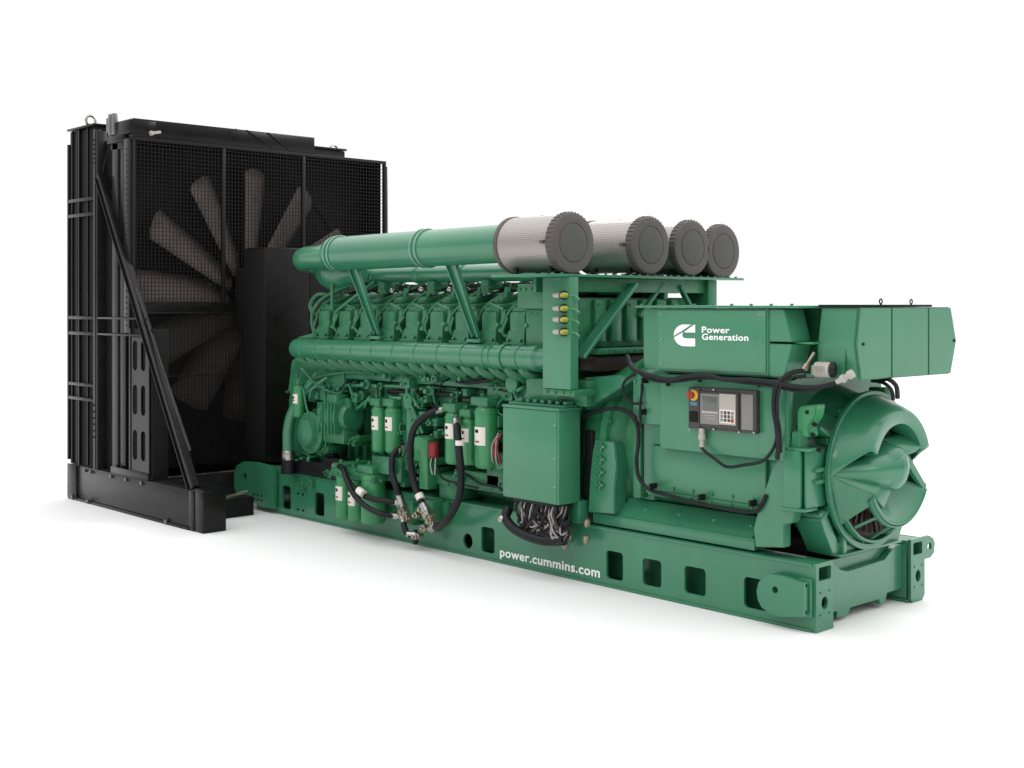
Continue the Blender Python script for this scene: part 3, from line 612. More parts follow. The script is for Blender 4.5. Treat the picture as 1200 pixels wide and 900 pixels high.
for px, py, x_ in ((672, 284.3, -2.0), (763, 287.3, -2.0), (812, 290.3, -2.02), (848, 294.5, -2.02)):
    c_ = at(px, py, x=x_); cleaner(c_.y, c_.z, x_)
# ------------------------------------------------------------------ junction box
bx0, bx1 = -2.735, -2.109
d = MB(); d.box(bx0, bx1, -.30, -.06, .641, 1.372, .006); JB = d.build('junction_box', 'sheet', G)
d = MB(); d.box(bx0-.008, bx1-.02, -.306, -.300, .65, 1.365, .002); d.box(bx0-.012, bx1+.012, -.315, -.05, 1.372, 1.392, .004); d.build('box_lid', 'sheet', JB)
d = MB()
for z in (.78, 1.0, 1.26): d.lathe((bx1-.035, -.306, z), (bx1-.035, -.318, z), [(0, .009), (1, .007)], 10)
d.build('lid_screw', 'clamp', JB)
d = MB(); d.box(bx0-.02, bx1+.0, -.05, .10, 1.41, 1.48, .008); d.box(bx0, bx1, -.25, -.1, 1.394, 1.41, .002)
for k in range(7): d.box(bx0+.06+.085*k, bx0+.10+.085*k, -.2, -.12, 1.41, 1.44, .004)
d.build('box_mount', 'green', JB); d = MB(); d.box(bx1-.12, bx1+.01, -.08, .05, .47, .65, .008); d.build('box_leg', 'green', JB)
d = MB(); d.box(bx0+.08, bx1-.05, -.28, -.09, .615, .64, .004); d.build('gland_plate', 'rubber', JB)
# wire bundle below the box
def wires(n, m_n, r_, seed):
    random.seed(seed)
    for k in range(n):
        x = bx0+.12+.46*random.random(); y_ = -.26+.14*random.random(); sag = .16+.14*random.random()
        xe = bx0+.06+.1*random.random() if k % 2 == 0 else bx1-.10+.12*random.random()
        t = MB(); t.tube([(x, y_, .63), (x+.02*random.uniform(-1, 1), y_-.03, .56), ((x*2+xe)/3, -.26+.05*random.random(), .63-sag*.8), ((x+xe*2)/3, -.25+.04*random.random(), .62-sag), (xe, -.18, .64-sag*.85)], r_, 6, 5)
        t.build('wire_loom', m_n, JB)
wires(44, 'rubber', .012, 3); wires(34, 'wiregrey', .0065, 5); wires(10, 'coil', .011, 9)
d = MB(); c_ = at(593, 608, y=-.25); d.tube([(c_.x-.02, -.2, c_.z+.08), (c_.x, -.25, c_.z), (c_.x+.15, -.26, c_.z-.08), (c_.x+.4, -.24, c_.z-.12), (c_.x+.62, -.2, c_.z-.10)], .04, 12, 5); d.build('loom_sleeve', 'rubber', JB)
d = MB(); d.lathe((c_.x-.02, -.28, c_.z), (c_.x-.02, -.31, c_.z+.01), [(0, .03), (.6, .03), (1, .015)], 12); d.build('loom_clip', 'steel', JB)
d = MB()
for px, py in ((655, 619), (660, 626), (652, 634), (662, 638), (688, 612), (687, 631)):
    d = MB(); c_ = at(px, py, y=-.08); d.lathe((c_.x, -.08, c_.z-.03), (c_.x+.02, -.1, c_.z+.03), [(0, .022), (.5, .03), (1, .02)], 8); d.build('earth_terminal', 'brass', G)
d = MB()
for k in range(8):
    a_ = at(655+random.uniform(-6, 6), 605, y=-.15); b_ = at(658+random.uniform(-8, 10), 632+random.uniform(-6, 6), y=-.08); t = MB()
    t.tube([(a_.x, -.2, .62), ((a_.x+b_.x)/2+random.uniform(-.06, .06), -.16, (.62+b_.z)/2), (b_.x, -.07, b_.z)], .010, 6, 5); t.build('earth_lead', ('wiregrey', 'rubber', 'filter', 'coil')[k % 4], G)
d.bm.free()
d = MB(); p = at(690, 612, y=.02); d.box(p.x-.05, p.x+.04, .02, .16, .47, 1.2, .01); d.build('dark_upright', 'rubber', G)  # black upright box where the spot beside the foot is dark

# ------------------------------------------------------------------ flywheel housing and its foot
d = MB(); d.lathe((-2.22, YC, 1.07), (-1.50, YC, 1.07), [(0, .52), (.05, .66), (.35, .68), (.36, .72), (.45, .72), (.46, .68), (.55, .68), (.62, .62), (1, .60)], 48)
for k in range(20): a_ = 2*PI*k/20; d.bolt((-1.895, YC+.70*math.cos(a_), 1.07+.70*math.sin(a_)), (1, 0, 0), .015, .02)
FH = d.build('flywheel_housing', 'cast', G)
p = [at(a_, b_, y=.0) for a_, b_ in ((691, 600), (693, 560), (696, 530), (699, 515), (722, 518), (725, 545), (722, 575), (722, 602))]
d = MB(); d.prism([(v.x, v.z) for v in p], 'y', -.02, .12, .008)
for k in range(4):
    c_ = at(706-k*.5, 523+15*k, y=-.02); d.box(c_.x-.05, c_.x+.04, -.045, -.02, c_.z-.012, c_.z+.012, .004); d.box(c_.x-.01, c_.x+.008, -.045, -.02, c_.z-.04, c_.z+.03, .004)
d.build('housing_foot', 'green', FH)
d = MB(); d.box(-2.05, -.50, .02, .28, .475, .56, .006); d.prism([(.02, .56), (.30, .56), (.30, .69), (.16, .69)], 'x', -1.98, -.52, .004); 
for k in range(5): d.bolt((-1.9+.33*k, .10, .62), (0, 0, 1), .015, .02)
d.build('alternator_base_rail', 'green', G)
d = MB(); d.box(-2.05, -.5, 1.15, 1.41, .475, .60, .006); d.build('alternator_base_rail', 'green', G)

# ------------------------------------------------------------------ alternator
A = MB()
sec = [(.05, .78), (.05, 1.66), (.25, 1.70), (1.18, 1.70), (1.38, 1.66), (1.38, .78), (1.2, .66), (.25, .66)]
A.prism(sec, 'x', -1.56, -.30, .02); A.lathe((-.32, YC, 1.03), (-.03, YC, 1.03), [(0, .60), (.1, .58), (1, .50)], 48)
AL = A.build('alternator', 'green', G)
def al(name, mb, m='green'): return mb.build(name, m, AL)
# body side cover and its strips
d = MB(); d.box(-1.44, -.40, .012, .048, .80, 1.14, .006); d.box(-1.44, -.40, .02, .048, 1.15, 1.65, .006); al('side_cover', d, 'sheet')
d = MB(); d.box(-1.60, -1.30, -.012, .018, 1.30, 1.68, .006)
for x_, z_ in ((-1.575, 1.34), (-1.575, 1.62)): d.bolt((x_, -.012, z_), (0, -1, 0), .012, .012)
al('corner_cover', d, 'sheet')
d = MB(); d.box(-1.46, -.42, .0, .03, .765, .80, .004)
for k in range(6): d.bolt((-1.40+.18*k, .012, .835), (0, -1, 0), .013, .014); d.bolt((-1.40+.18*k, .0, .785), (0, -1, 0), .010, .014)
al('cover_strip', d, 'cast')
d = MB(); d.box(-1.70, -1.50, .12, 1.3, .70, 1.62, .02); d.box(-1.64, -1.56, .03, 1.4, .72, 1.66, .01); al('drive_end_frame', d, 'cast')
# terminal box
d = MB(); d.prism([(-.13, 1.72), (-.13, 2.172), (1.36, 2.172), (1.36, 1.72), (1.2, 1.69), (.0, 1.69)], 'x', -1.27, -.27, .006)
d.prism([(-1.27, 1.72), (-1.40, 1.72), (-1.42, 1.76), (-1.42, 2.14), (-1.40, 2.172), (-1.27, 2.172)], 'y', -.10, 1.34, .006)
TB = d.build('terminal_box', 'sheet', AL)
TB.parent = G; TB.matrix_parent_inverse = Matrix.Translation(-ORG[G.name])
def tb(name, mb, m='green'): return mb.build(name, m, TB)
d = MB(); d.box(-1.24, -.29, -.142, -.13, 1.735, 2.16, .004); tb('access_panel', d, 'sheet')
d = MB()
for x_ in (-1.2, -.33):
    for z_ in (1.77, 1.95, 2.13): d.lathe((x_, -.142, z_), (x_, -.15, z_), [(0, .007), (1, .006)], 10)
tb('panel_screw', d, 'clamp')
d = MB(); d.box(-1.45, -.02, -.16, 1.39, 2.176, 2.194, .003)
for k in range(9): d.bolt((-1.4+.165*k, -.14, 2.194), (0, 0, 1), .012, .012)
tb('box_roof', d, 'green')
# middle recess between the terminal box and the end box
d = MB(); d.box(-.268, .01, .22, 1.22, 1.72, 2.170, .01); tb('recess_wall', d, 'cast')
d = MB(); d.prism([(-.268, 2.168), (-.15, 2.168), (-.085, 1.95), (-.268, 1.95)], 'y', -.128, .10, .005); tb('upper_gusset', d, 'sheet')
d = MB(); d.prism([(-.268, 1.935), (-.085, 1.935), (-.15, 1.715), (-.268, 1.715)], 'y', -.128, .10, .005); tb('lower_gusset', d, 'sheet')
d = MB(); d.box(-.12, .03, -.06, .05, 1.936, 1.949, .003); tb('recess_rail', d, 'filter')
# end box
hexa = [(.075, 2.182), (.03, 1.94), (.085, 1.70), (1.30, 1.70), (1.385, 1.94), (1.30, 2.182)]
d = MB(); d.prism(hexa, 'x', .01, .285, .006); EBX = d.build('end_box', 'sheet', G)
def ins(poly, y0, y1): return [(y, z) for y, z in poly if y0 <= y <= y1]
d = MB(); d.prism([(.085, 2.178), (.042, 1.94), (.095, 1.704), (.47, 1.704), (.47, 2.178)], 'x', .286, .300, .004); d.prism([(.483, 1.704), (.483, 2.178), (.965, 2.178), (.965, 1.704)], 'x', .286, .300, .004)
d.prism([(.978, 1.704), (.978, 2.178), (1.29, 2.178), (1.372, 1.94), (1.29, 1.704)], 'x', .286, .300, .004); d.build('end_cover_panel', 'sheet', EBX)
d = MB(); d.box(.282, .2885, .465, .488, 1.705, 2.178, 0); d.box(.282, .2885, .96, .983, 1.705, 2.178, 0); d.build('panel_gap', 'dark', EBX)
d = MB(); d.box(.0, .29, .05, 1.04, 2.184, 2.200, .003); d.build('end_box_lid', 'dark', EBX)
d = MB(); d.prism([(.004, 1.715), (.20, 1.715), (.22, 1.90), (.21, 1.93), (.004, 1.93)], 'y', .035, .05, .003); d.build('louvre_panel', 'sheet', EBX)
d = MB()
for y_, z_ in ((.115, 1.94), (1.335, 1.94)): d.lathe((.300, y_, z_), (.308, y_, z_), [(0, .012), (1, .009)], 10)
d.build('panel_screw', 'dark', EBX)
def eye(p, r_, parent, m_n, ax='y'):
    d = MB(); n = 16; c_ = Vector(p)+Vector((0, 0, r_*1.3)); pts = []
    for k in range(n+1):
        a_ = 2*PI*k/n; pts.append(c_+(Vector((math.cos(a_)*r_, 0, math.sin(a_)*r_)) if ax == 'y' else Vector((0, math.cos(a_)*r_, math.sin(a_)*r_))))
    d.tube(pts, r_*.28, 8, 1, smooth=False, caps=False); d.lathe(Vector(p)-Vector((0, 0, .01)), Vector(p)+Vector((0, 0, r_*.4)), [(0, r_*.6), (.5, r_*.6), (1, r_*.3)], 12)
    return d.build('eyebolt', m_n, parent)
eye((.25, .42, 2.20), .017, EBX, 'dark', 'x'); eye((.25, .82, 2.20), .016, EBX, 'dark', 'x')
# grey cable gland cap and conduit end
c_ = at(967, 433, y=.0); d = MB(); d.lathe((c_.x-.05, -.04, c_.z), (c_.x+.06, -.03, c_.z), [(0, .03), (.08, .052), (.9, .052), (1, .045)], 20)
for k in range(12): d.box(c_.x-.045+.008*k, c_.x-.042+.008*k, -.093, -.088, c_.z-.03, c_.z+.03, 0)
d.build('breather_cap', 'lgrey', EBX)
d = MB(); d.lathe((c_.x+.06, -.02, c_.z), (c_.x+.085, -.01, c_.z), [(0, .052), (1, .05)], 20); d.build('breather_seal', 'rubber', EBX)
d = MB(); a_, b_ = at(980, 448, y=-.05), at(1000, 437, y=-.02); d.lathe(a_, b_, [(0, .014), (.3, .02), (.31, .028), (.5, .028), (.52, .02), (.7, .02), (.72, .03), (1, .028)], 14); d.build('cable_gland', 'lgrey', EBX)
d = MB(); a_, b_ = at(942, 433, y=-.05), at(954, 413, y=0); d.lathe(a_, b_, [(0, .024), (.3, .024), (.32, .014), (1, .012)], 12); d.build('conduit_nipple', 'brass', EBX)
# logo: letter C with a diagonal slit, and the two words
def lg(u, v): return (-1.09+(u-88)/257*.197, 2.058-(v-210)/258*.157)
def logo(poly): return [lg(u, v) for u, v in poly]
P1 = [(298, 212), (230, 210), (185, 214), (150, 230), (120, 256), (100, 290), (93, 322), (92, 346), (200, 280)]
P2 = [(345, 210), (345, 305), (232, 305), (215, 300), (240, 283), (325, 218)]
P3 = [(94, 366), (102, 392), (124, 426), (152, 450), (188, 466), (230, 468), (345, 468), (345, 374), (226, 374), (204, 366), (194, 348), (192, 330), (200, 304)]
LO = plate('logo_letter', logo(P1), [], 'y', -.1475, -.1425, 'white', TB, 0)
for pp in (P2, P3): plate('logo_letter', logo(pp), [], 'y', -.1475, -.1425, 'white', TB, 0)
for body, py0, pxe in (('Power', 389.8, 855), ('Generation', 398.0, 877)):
    a_, b_ = at(822.5, py0, y=-.145), at(pxe, py0, y=-.145)
    o_, w_ = text('brand_lettering', body, (a_.x, -.1445, a_.z), .062, (PI/2, 0, 0), 'white', TB, .02)
    xs = [v.co.x for v in o_.data.vertices]; k_ = (b_.x-a_.x)/(max(xs)-min(xs)); x0_ = min(xs)
    for v in o_.data.vertices: v.co.x = a_.x+(v.co.x-x0_)*k_

# ------------------------------------------------------------------ control panel on its mount
d = MB(); d.box(-1.30, -.175, -.05, .015, 1.135, 1.69, .008); MO = d.build('panel_mount', 'sheet', G)
d = MB(); d.box(-.40, -.19, -.058, -.048, 1.17, 1.64, .004); d.bolt((-.21, -.058, 1.62), (0, -1, 0)); d.bolt((-.21, -.058, 1.30), (0, -1, 0)); d.build('mount_cover', 'green', MO)
ya = -.10
def cp(px, py, y=ya): v = at(px, py, y=y); return v.x, v.z
x0, z1 = cp(806, 452.5); x1, z0 = cp(885.5, 512)
z1a = z1-.0; ZB = cp(806, 501.5)[1]
d = MB(); d.box(x0+.005, x1, -.095, -.045, ZB, z1a-.005, .006); CP = d.build('control_panel', 'panel', G)
def cpp(name, xa, za, xb, zb_, y0, y1, m, bev=.003):
    q_ = MB(); q_.box(xa, xb, y0, y1, za, zb_, bev); return q_.build(name, m, CP)
u0, uw = x0, x1-x0   # fractions measured on the photograph
zt, zh = z1a-.005, (z1a-.005)-ZB
def U(f_): return u0+uw*f_
def V(f_): return zt-zh*f_
cpp('switch_column', U(.015), V(.99), U(.185), V(.01), -.104, -.094, 'panel')
cpp('display_housing', U(.20), V(.93), U(.765), V(.08), -.112, -.094, 'panel')
cpp('display_face', U(.215), V(.86), U(.49), V(.13), -.118, -.111, 'grey')
cpp('display_screen', U(.25), V(.52), U(.47), V(.19), -.1205, -.117, 'screen')
cpp('keypad_face', U(.495), V(.84), U(.735), V(.11), -.118, -.111, 'lgrey')
cpp('side_blank', U(.80), V(.92), U(.965), V(.09), -.104, -.094, 'grey')
for i in range(6): cpp('indicator_key', U(.245+.04*i), V(.585), U(.27+.04*i), V(.56), -.1205, -.117, 'label', .001)
for i in range(4): cpp('indicator_key', U(.29+.042*i), V(.66), U(.315+.042*i), V(.635), -.1205, -.117, 'lgrey', .001)
for i in range(3): cpp('indicator_key', U(.32+.042*i), V(.73), U(.342+.042*i), V(.70), -.1205, -.117, 'lgrey', .001)
cpp('keypad_field', U(.505), V(.80), U(.725), V(.48), -.1195, -.117, 'label', .001)
for i in range(4):
    for j in range(3):
        if i == 3 and j == 2: continue
        cpp('key_button', U(.520+.052*i), V(.585+.09*j), U(.555+.052*i), V(.515+.09*j), -.123, -.119, 'panel' if (i in (1, 2) and j < 3) else 'grey', .001)
cpp('red_stop_key', U(.672), V(.775), U(.712), V(.69), -.123, -.119, 'red', .001)
cpp('blue_sticker', U(.045), V(.44), U(.15), V(.35), -.1055, -.103, 'blue', .0005)
cpp('key_switch', U(.035), V(.84), U(.165), V(.58), -.109, -.103, 'blackm', .002)
cc = (U(.10), V(.19)); d = MB(); d.lathe((cc[0], -.104, cc[1]), (cc[0], -.118, cc[1]), [(0, .040), (.7, .040), (1, .036)], 28); ES = d.build('stop_collar', 'yellow', CP)
d = MB(); d.lathe((cc[0]-.004, -.118, cc[1]+.002), (cc[0]-.004, -.155, cc[1]+.002), [(0, .018), (.4, .018), (.42, .028), (.85, .028), (1, .024)], 24); d.box(cc[0]-.010, cc[0]+.002, -.160, -.154, cc[1]-.018, cc[1]+.020, .002); d.build('emergency_stop', 'red', CP)
d = MB()
for fu, fv in ((.04, 1.03), (.40, .03), (.40, .97), (.98, .97), (.77, .99)): d.lathe((U(fu), -.096, V(fv)), (U(fu), -.108, V(fv)), [(0, .010), (1, .008)], 8)
d.build('panel_screw', 'steel', CP)
d = MB(); xa, za = cp(821, 503.5); d.lathe((xa, -.085, za+.01), (xa, -.085, za-.125), [(0, .022), (.3, .022), (.32, .027), (.6, .027), (.62, .018), (1, .018)], 14); d.build('cable_plug', 'lgrey', CP)
# cables
def cable(pts, r_, name='cable', m='rubber'):
    r_ *= .82
    t = MB(); t.tube([at(a_, b_, y=c_) for a_, b_, c_ in pts], r_, 10, 7); return t.build(name, m, G)
cable([(821, 519, -.085), (824, 527, -.09), (838, 538, -.09), (852, 547, -.08), (872, 545, -.08), (892, 541, -.1), (903, 531, -.12), (909, 518, -.13), (912, 500, -.13)], .014)
cable([(735, 417, -.10), (740, 430, -.16), (750, 436, -.17), (765, 441, -.17), (785, 445, -.17), (805, 441, -.17), (830, 440, -.17), (850, 445, -.17), (880, 445, -.17), (905, 448, -.16), (930, 453, -.12), (958, 454, -.08), (980, 449, -.05)], .020, 'power_cable')
cable([(738, 424, -.06), (752, 439, -.13), (768, 446, -.14), (790, 447, -.14), (830, 443, -.14), (870, 448, -.14), (905, 452, -.13), (935, 458, -.1), (962, 455, -.06)], .015, 'power_cable')
cable([(942, 434, -.05), (928, 437, -.10), (915, 446, -.14), (908, 458, -.15), (907, 480, -.15), (910, 500, -.15), (912, 520, -.14), (911, 538, -.12)], .020, 'power_cable')
cable([(945, 440, -.05), (930, 442, -.10), (919, 448, -.14), (912, 462, -.15), (911, 485, -.15), (914, 505, -.13), (915, 530, -.1)], .013, 'power_cable')
cable([(683, 490, -.02), (690, 485, -.04), (704, 481, -.06), (722, 479, -.06), (738, 485, -.05), (747, 500, -.05), (748, 520, -.05), (746, 540, -.05), (749, 560, -.05), (762, 574, -.04), (785, 581, -.04), (820, 590, -.04), (850, 596, -.04), (882, 600, -.04), (892, 592, -.04), (898, 580, -.03)], .018)
cable([(683, 485, -.02), (692, 484, -.04), (706, 480, -.05), (724, 478, -.05), (741, 484, -.04), (750, 500, -.04), (750, 480, -.04), (752, 460, -.03), (752, 450, -.02)], .012)
cable([(752, 473, -.04), (740, 472, -.05), (732, 463, -.06), (730, 452, -.05), (735, 444, -.03), (745, 438, -.02)], .013)
d = MB()
for px, py in ((754, 446), (752, 483), (820, 444), (890, 450), (783, 449), (763, 570), (820, 583), (880, 590)):
    d = MB(); c_ = at(px, py, y=-.06); d.box(c_.x-.008, c_.x+.008, -.08, .0, c_.z-.022, c_.z+.022, .003); d.build('cable_clip', 'rubber', G)
cable([(1030, 447, .5), (1040, 444, .45), (1050, 452, .45), (1052, 466, .5)], .02); cable([(1022, 446, .5), (1034, 448, .45), (1044, 456, .45), (1047, 468, .5)], .016)

# ------------------------------------------------------------------ end frame feet, drive bearings bracket of the alternator
p = [at(a_, b_, y=.02) for a_, b_ in ((889, 640), (887, 618), (893, 596), (901, 572), (908, 551), (914, 541), (930, 524), (932, 505), (943, 505), (943, 590), (937, 598), (933, 612), (923, 614), (923, 641))]
d = MB(); d.prism([(v.x, v.z) for v in p], 'y', -.02, .06, .006); EF = d.build('end_frame_foot', 'green', G)
d = MB(); a_, b_ = at(920, 527, y=-.04), at(943, 597, y=-.04); d.box(a_.x-.0, b_.x-.03, -.06, -.018, b_.z, a_.z, .006); d.box(a_.x-.03, b_.x+.01, -.06, .10, b_.z-.02, b_.z+.0, .004); d.box(a_.x-.0, b_.x+.02, -.05, .10, a_.z+.0, a_.z+.02, .004)
d.box(b_.x-.02, b_.x+.0, -.02, .3, b_.z, a_.z, .004); d.build('foot_flange', 'green', EF)
p = [at(a_, b_, y=.0) for a_, b_ in ((935, 512), (935, 482), (938, 476), (958, 474), (956, 488), (948, 500), (950, 512))]
d = MB(); d.prism([(v.x, v.z) for v in p], 'y', -.01, .10, .008); c_ = at(946, 483, y=-.01); d.build('frame_ear', 'filter', EF)
d = MB(); d.lathe((c_.x, -.012, c_.z), (c_.x, -.016, c_.z), [(0, .014), (1, .014)], 12)
for px, py in ((955, 497), (953, 509), (960, 527)): c2 = at(px, py, y=.02); d.lathe((c2.x, .01, c2.z), (c2.x+.03, -.02, c2.z), [(0, .016), (1, .014)], 8)
d.build('ear_hole', 'dark', EF)
d = MB()
for z_ in (1.08, 1.00): d = MB(); d.box(-.24, -.02, .06, .30, z_-.014, z_+.014, .006); d.build('frame_rib', 'cast', EF)
for z_, a_ in ((.78, .5), (1.32, -.5)): d = MB(); d.box(-.22, -.02, .10, .3, z_-.012, z_+.012, .006, (a_, 'X')); d.build('frame_rib', 'cast', EF)
for k in range(14):
    d = MB(); a_ = 2*PI*k/14; d.bar((-.16, YC+.52*math.cos(a_), 1.03+.52*math.sin(a_)), (-.03, YC+.54*math.cos(a_), 1.03+.54*math.sin(a_)), .03, .05, .004); d.build('frame_rib', 'cast', EF)
# lower hexagonal skirt
sk_pts = [(.10, .78), (.16, .66), (.28, .475), (.44, .47), (.98, .47), (1.14, .475), (1.26, .66), (1.32, .78), (1.25, .80), (1.10, .56), (.95, .53), (.48, .53), (.34, .56), (.18, .80)]
d = MB(); d.prism(sk_pts, 'x', -.24, -.03, .006); d.box(-.20, -.0, .36, .40, .48, .60, .004); d.box(-.20, -.0, .60, .62, .48, .56, .004); d.box(-.2, -.0, .80, .82, .48, .56, .004); d.box(-.21, .01, .30, 1.12, .466, .482, .004)
d.build('frame_skirt', 'green', EF)
# ------------------------------------------------------------------ end bell: outer ring, curved hood, hub and lower scoop
ZC = 1.03
def arc(x_, r_, a0, a1, n, yc=YC, zc=ZC): return [Vector((x_, yc+r_*math.cos(math.radians(a0+(a1-a0)*k/n)), zc+r_*math.sin(math.radians(a0+(a1-a0)*k/n)))) for k in range(n+1)]
def loft(rows, closed_rows=False):
    d = MB(); R = [[d.bm.verts.new(v) for v in r_] for r_ in rows]
    for A_, B_ in zip(R, R[1:]):
        n = len(A_); rng = range(n if closed_rows else n-1)
        for k in rng: d.bm.faces.new((A_[k], A_[(k+1) % n], B_[(k+1) % n], B_[k]))
    return d
d = MB(); d.lathe((-.02, YC, ZC), (.014, YC, ZC), [(0, .51), (0, .555), (.1, .56), (.9, .56), (1, .556), (1, .528), (.95, .52), (0, .51)], 64, closed=False)
ER = d.build('end_bell', 'green', G)
def shell(name, rows, th=.018, m='green'):
    d = loft(rows); o = d.build(name, m, ER, 40); md = o.modifiers.new('Solid', 'SOLIDIFY'); md.thickness = th; md.offset = 0
    b2 = o.modifiers.new('Bev', 'BEVEL'); b2.width = .004; b2.segments = 2; b2.limit_method = 'ANGLE'; b2.angle_limit = math.radians(50); return o
# upper hood: runs from the ring (x=0) forward to the arch at x=.22 and folds back inside
zf = 1.06; N = 30
rows = [arc(.005, .525, 181, 2, N), arc(.05, .505, 176, 4, N), arc(.11, .472, 170, 9, N, zc=1.04), arc(.17, .436, 164, 13, N, zc=1.052), arc(.213, .408, 159, 17, N, zc=zf),
        arc(.226, .396, 158, 18, N, zc=zf), arc(.226, .34, 158, 18, N, zc=zf), arc(.216, .322, 158, 17, N, zc=zf), arc(.15, .312, 159, 14, N, zc=zf), arc(.06, .305, 162, 10, N, zc=zf)]
shell('upper_hood', rows, .026)
# dark winding behind the openings, its front disc added to darken the hood
d = MB(); d.lathe((-.03, YC, ZC), (.005, YC, ZC), [(0, .48), (.99, .48), (1, .30), (2.6, .30)], 48)
for k in range(36): a_ = 2*PI*k/36; d.bar((.004, YC+.22*math.cos(a_), ZC+.22*math.sin(a_)), (.035, YC+.44*math.cos(a_), ZC+.44*math.sin(a_)), .02, .02, 0)
d.build('winding_and_dark_disc', 'coil', ER)
# hub
d = MB(); d.lathe((.0, YC-.03, 1.065), (.270, YC-.02, 1.06), [(0, .20), (.35, .18), (.6, .168), (.78, .155), (.88, .135), (.95, .10), (.99, .05), (1, .02)], 40); d.build('bearing_hub', 'green', ER, 45)
# floor web: from inside the hood, a shelf spreading to the right tip; left arm from hub to the ring
R_ = lambda *p: [Vector(q) for q in p]
shell('right_shelf', [R_((.06, .66, 1.24), (.06, .90, 1.27), (.06, 1.19, 1.30)), R_((.12, .70, 1.25), (.12, .92, 1.265), (.12, 1.17, 1.285)), R_((.18, .74, 1.20), (.18, .92, 1.215), (.18, 1.14, 1.24)), R_((.225, .76, 1.14), (.225, .92, 1.165), (.225, 1.10, 1.20))], .016)
d = MB(); d.tube([(-.06, YC-.53, 1.045), (.05, YC-.37, 1.055), (.12, YC-.22, 1.06), (.13, YC-.10, 1.06), (.13, YC, 1.06)], lambda t: .045+.115*min(1, t*1.15), 28, 8); d.build('hub_trunk', 'green', ER, 50)
shell('arm_web', [R_((.008, .20, 1.045), (.06, .32, 1.035), (.12, .45, 1.02), (.17, .60, .98)), R_((.006, .19, 1.03), (.08, .25, .99), (.155, .325, .945), (.215, .40, .905)), R_((.006, .195, 1.0), (.07, .27, .95), (.14, .35, .90), (.19, .44, .85))][:2], .02)
shell('arm_web', [R_((.12, .45, 1.02), (.16, .56, 1.0), (.19, .68, .95)), R_((.215, .40, .905), (.205, .45, .86), (.20, .53, .80))], .02)
# lower scoop: bowl below the hub, its rim running from the left tip round to the right tip
n = 18; rows = []
for j, (x_, rr, sq) in enumerate(((.225, .385, 1.0), (.215, .36, 1.0), (.17, .31, .95), (.11, .24, .9), (.07, .16, .9))):
    row = []
    for k in range(n+1):
        a_ = math.radians(207+(333-207)*k/n); row.append(Vector((x_-.0, YC+rr*math.cos(a_)*1.05, 1.06+rr*math.sin(a_)*1.02)))
    rows.append(row)
shell('lower_scoop', rows, .03)
# outer skin of the scoop, back to the ring
rows = []
for (x_, rr, a0, a1) in ((.225, .395, 207, 333), (.19, .40, 209, 331), (.12, .42, 216, 324), (.05, .46, 226, 314)):
    rows.append([Vector((x_, YC+rr*math.cos(math.radians(a0+(a1-a0)*k/n))*1.04, 1.06+rr*math.sin(math.radians(a0+(a1-a0)*k/n))*1.02)) for k in range(n+1)])
shell('scoop_skin', rows[:2], .012)
# left triangular cheek: ring point -> left tip, ring lower-left
tipL = Vector((.225, YC-.365, .885)); tipR = Vector((.225, YC+.365, .885))
d = MB(); d.hull8([(.005, .185, 1.035), (.225, .395, .905), (.19, .366, .828), (.0, .31, .683)], [(-.02, .205, 1.03), (.195, .42, .895), (.165, .39, .835), (-.02, .33, .69)])
d.build('left_cheek', 'green', ER)
d = MB(); d.hull8([(.0, YC+.50, 1.02), tipR+Vector((0, 0, .03)), tipR+Vector((-.01, .0, -.03)), (.0, YC+.46, .80)], [(-.02, YC+.48, 1.0), tipR+Vector((-.03, -.01, .02)), tipR+Vector((-.04, -.01, -.02)), (-.02, YC+.44, .80)])
d.hull8([tipR+Vector((.0, 0, .02)), tipR+Vector((.0, -.02, -.02)), (.20, YC+.13, 1.09), (.20, YC+.15, 1.15)], [tipR+Vector((-.03, 0, .02)), tipR+Vector((-.03, -.02, -.02)), (.16, YC+.13, 1.09), (.16, YC+.15, 1.15)])
d.build('right_cheek', 'green', ER)
d = MB()
for a_ in (232, 262, 285, 308): d = MB(); d.bar((.0, YC+.50*math.cos(math.radians(a_)), ZC+.50*math.sin(math.radians(a_))), (.19, YC+.40*math.cos(math.radians(a_)), 1.06+.40*math.sin(math.radians(a_))), .03, .022, .004); d.build('lower_rib', 'green', ER)
rows = [arc(.01, .50, 215, 330, 24), arc(.06, .495, 218, 327, 24)]
shell('lower_rim', rows, .02)
d = MB(); d.box(-.16, -.02, YC+.22, YC+.34, 1.50, 1.60, .015); d.build('top_boss', 'cast', ER)

# =================================================================== RADIATOR
RD = thing('radiator_unit', 'tall black radiator unit with a fan behind a wire guard', 'radiator', (-7.7, .5, 0))
YN, YF = -1.17, 2.19
def rd(name, mb, m='black', parent=None): return mb.build(name, m, parent or RD)
d = MB()
for y0 in (YN, YF-.12):
    d.box(-9.10, -6.32, y0, y0+.12, .03, .395, .008); d.box(-9.10, -6.32, y0-.012, y0+.02, .0, .03, .004)
d.box(-9.0, -8.7, YN+.12, YF-.12, .03, .35, .008); d.box(-7.75, -7.5, YN+.12, YF-.12, .03, .33, .008)
BR = rd('base_frame', d, 'galv')
d = MB(); d.box(-9.10, -8.86, YN-.016, YN-.002, .03, .40, .004); d.build('base_end_plate', 'black', BR)
d = MB(); d.box(-6.32, -6.22, YN-.006, YN+.05, .0, .42, .006); d.box(-6.22, -6.05, YN+.0, YN+.25, .0, .42, .006); d.box(-6.345, -6.04, YN-.01, YN+.1, .395, .425, .004)
d.build('base_foot', 'black', BR)
d = MB(); d.box(-6.95, -6.66, YN+.13, -.24, .002, .195, .006); d.build('base_crossbeam', 'blackm', BR)
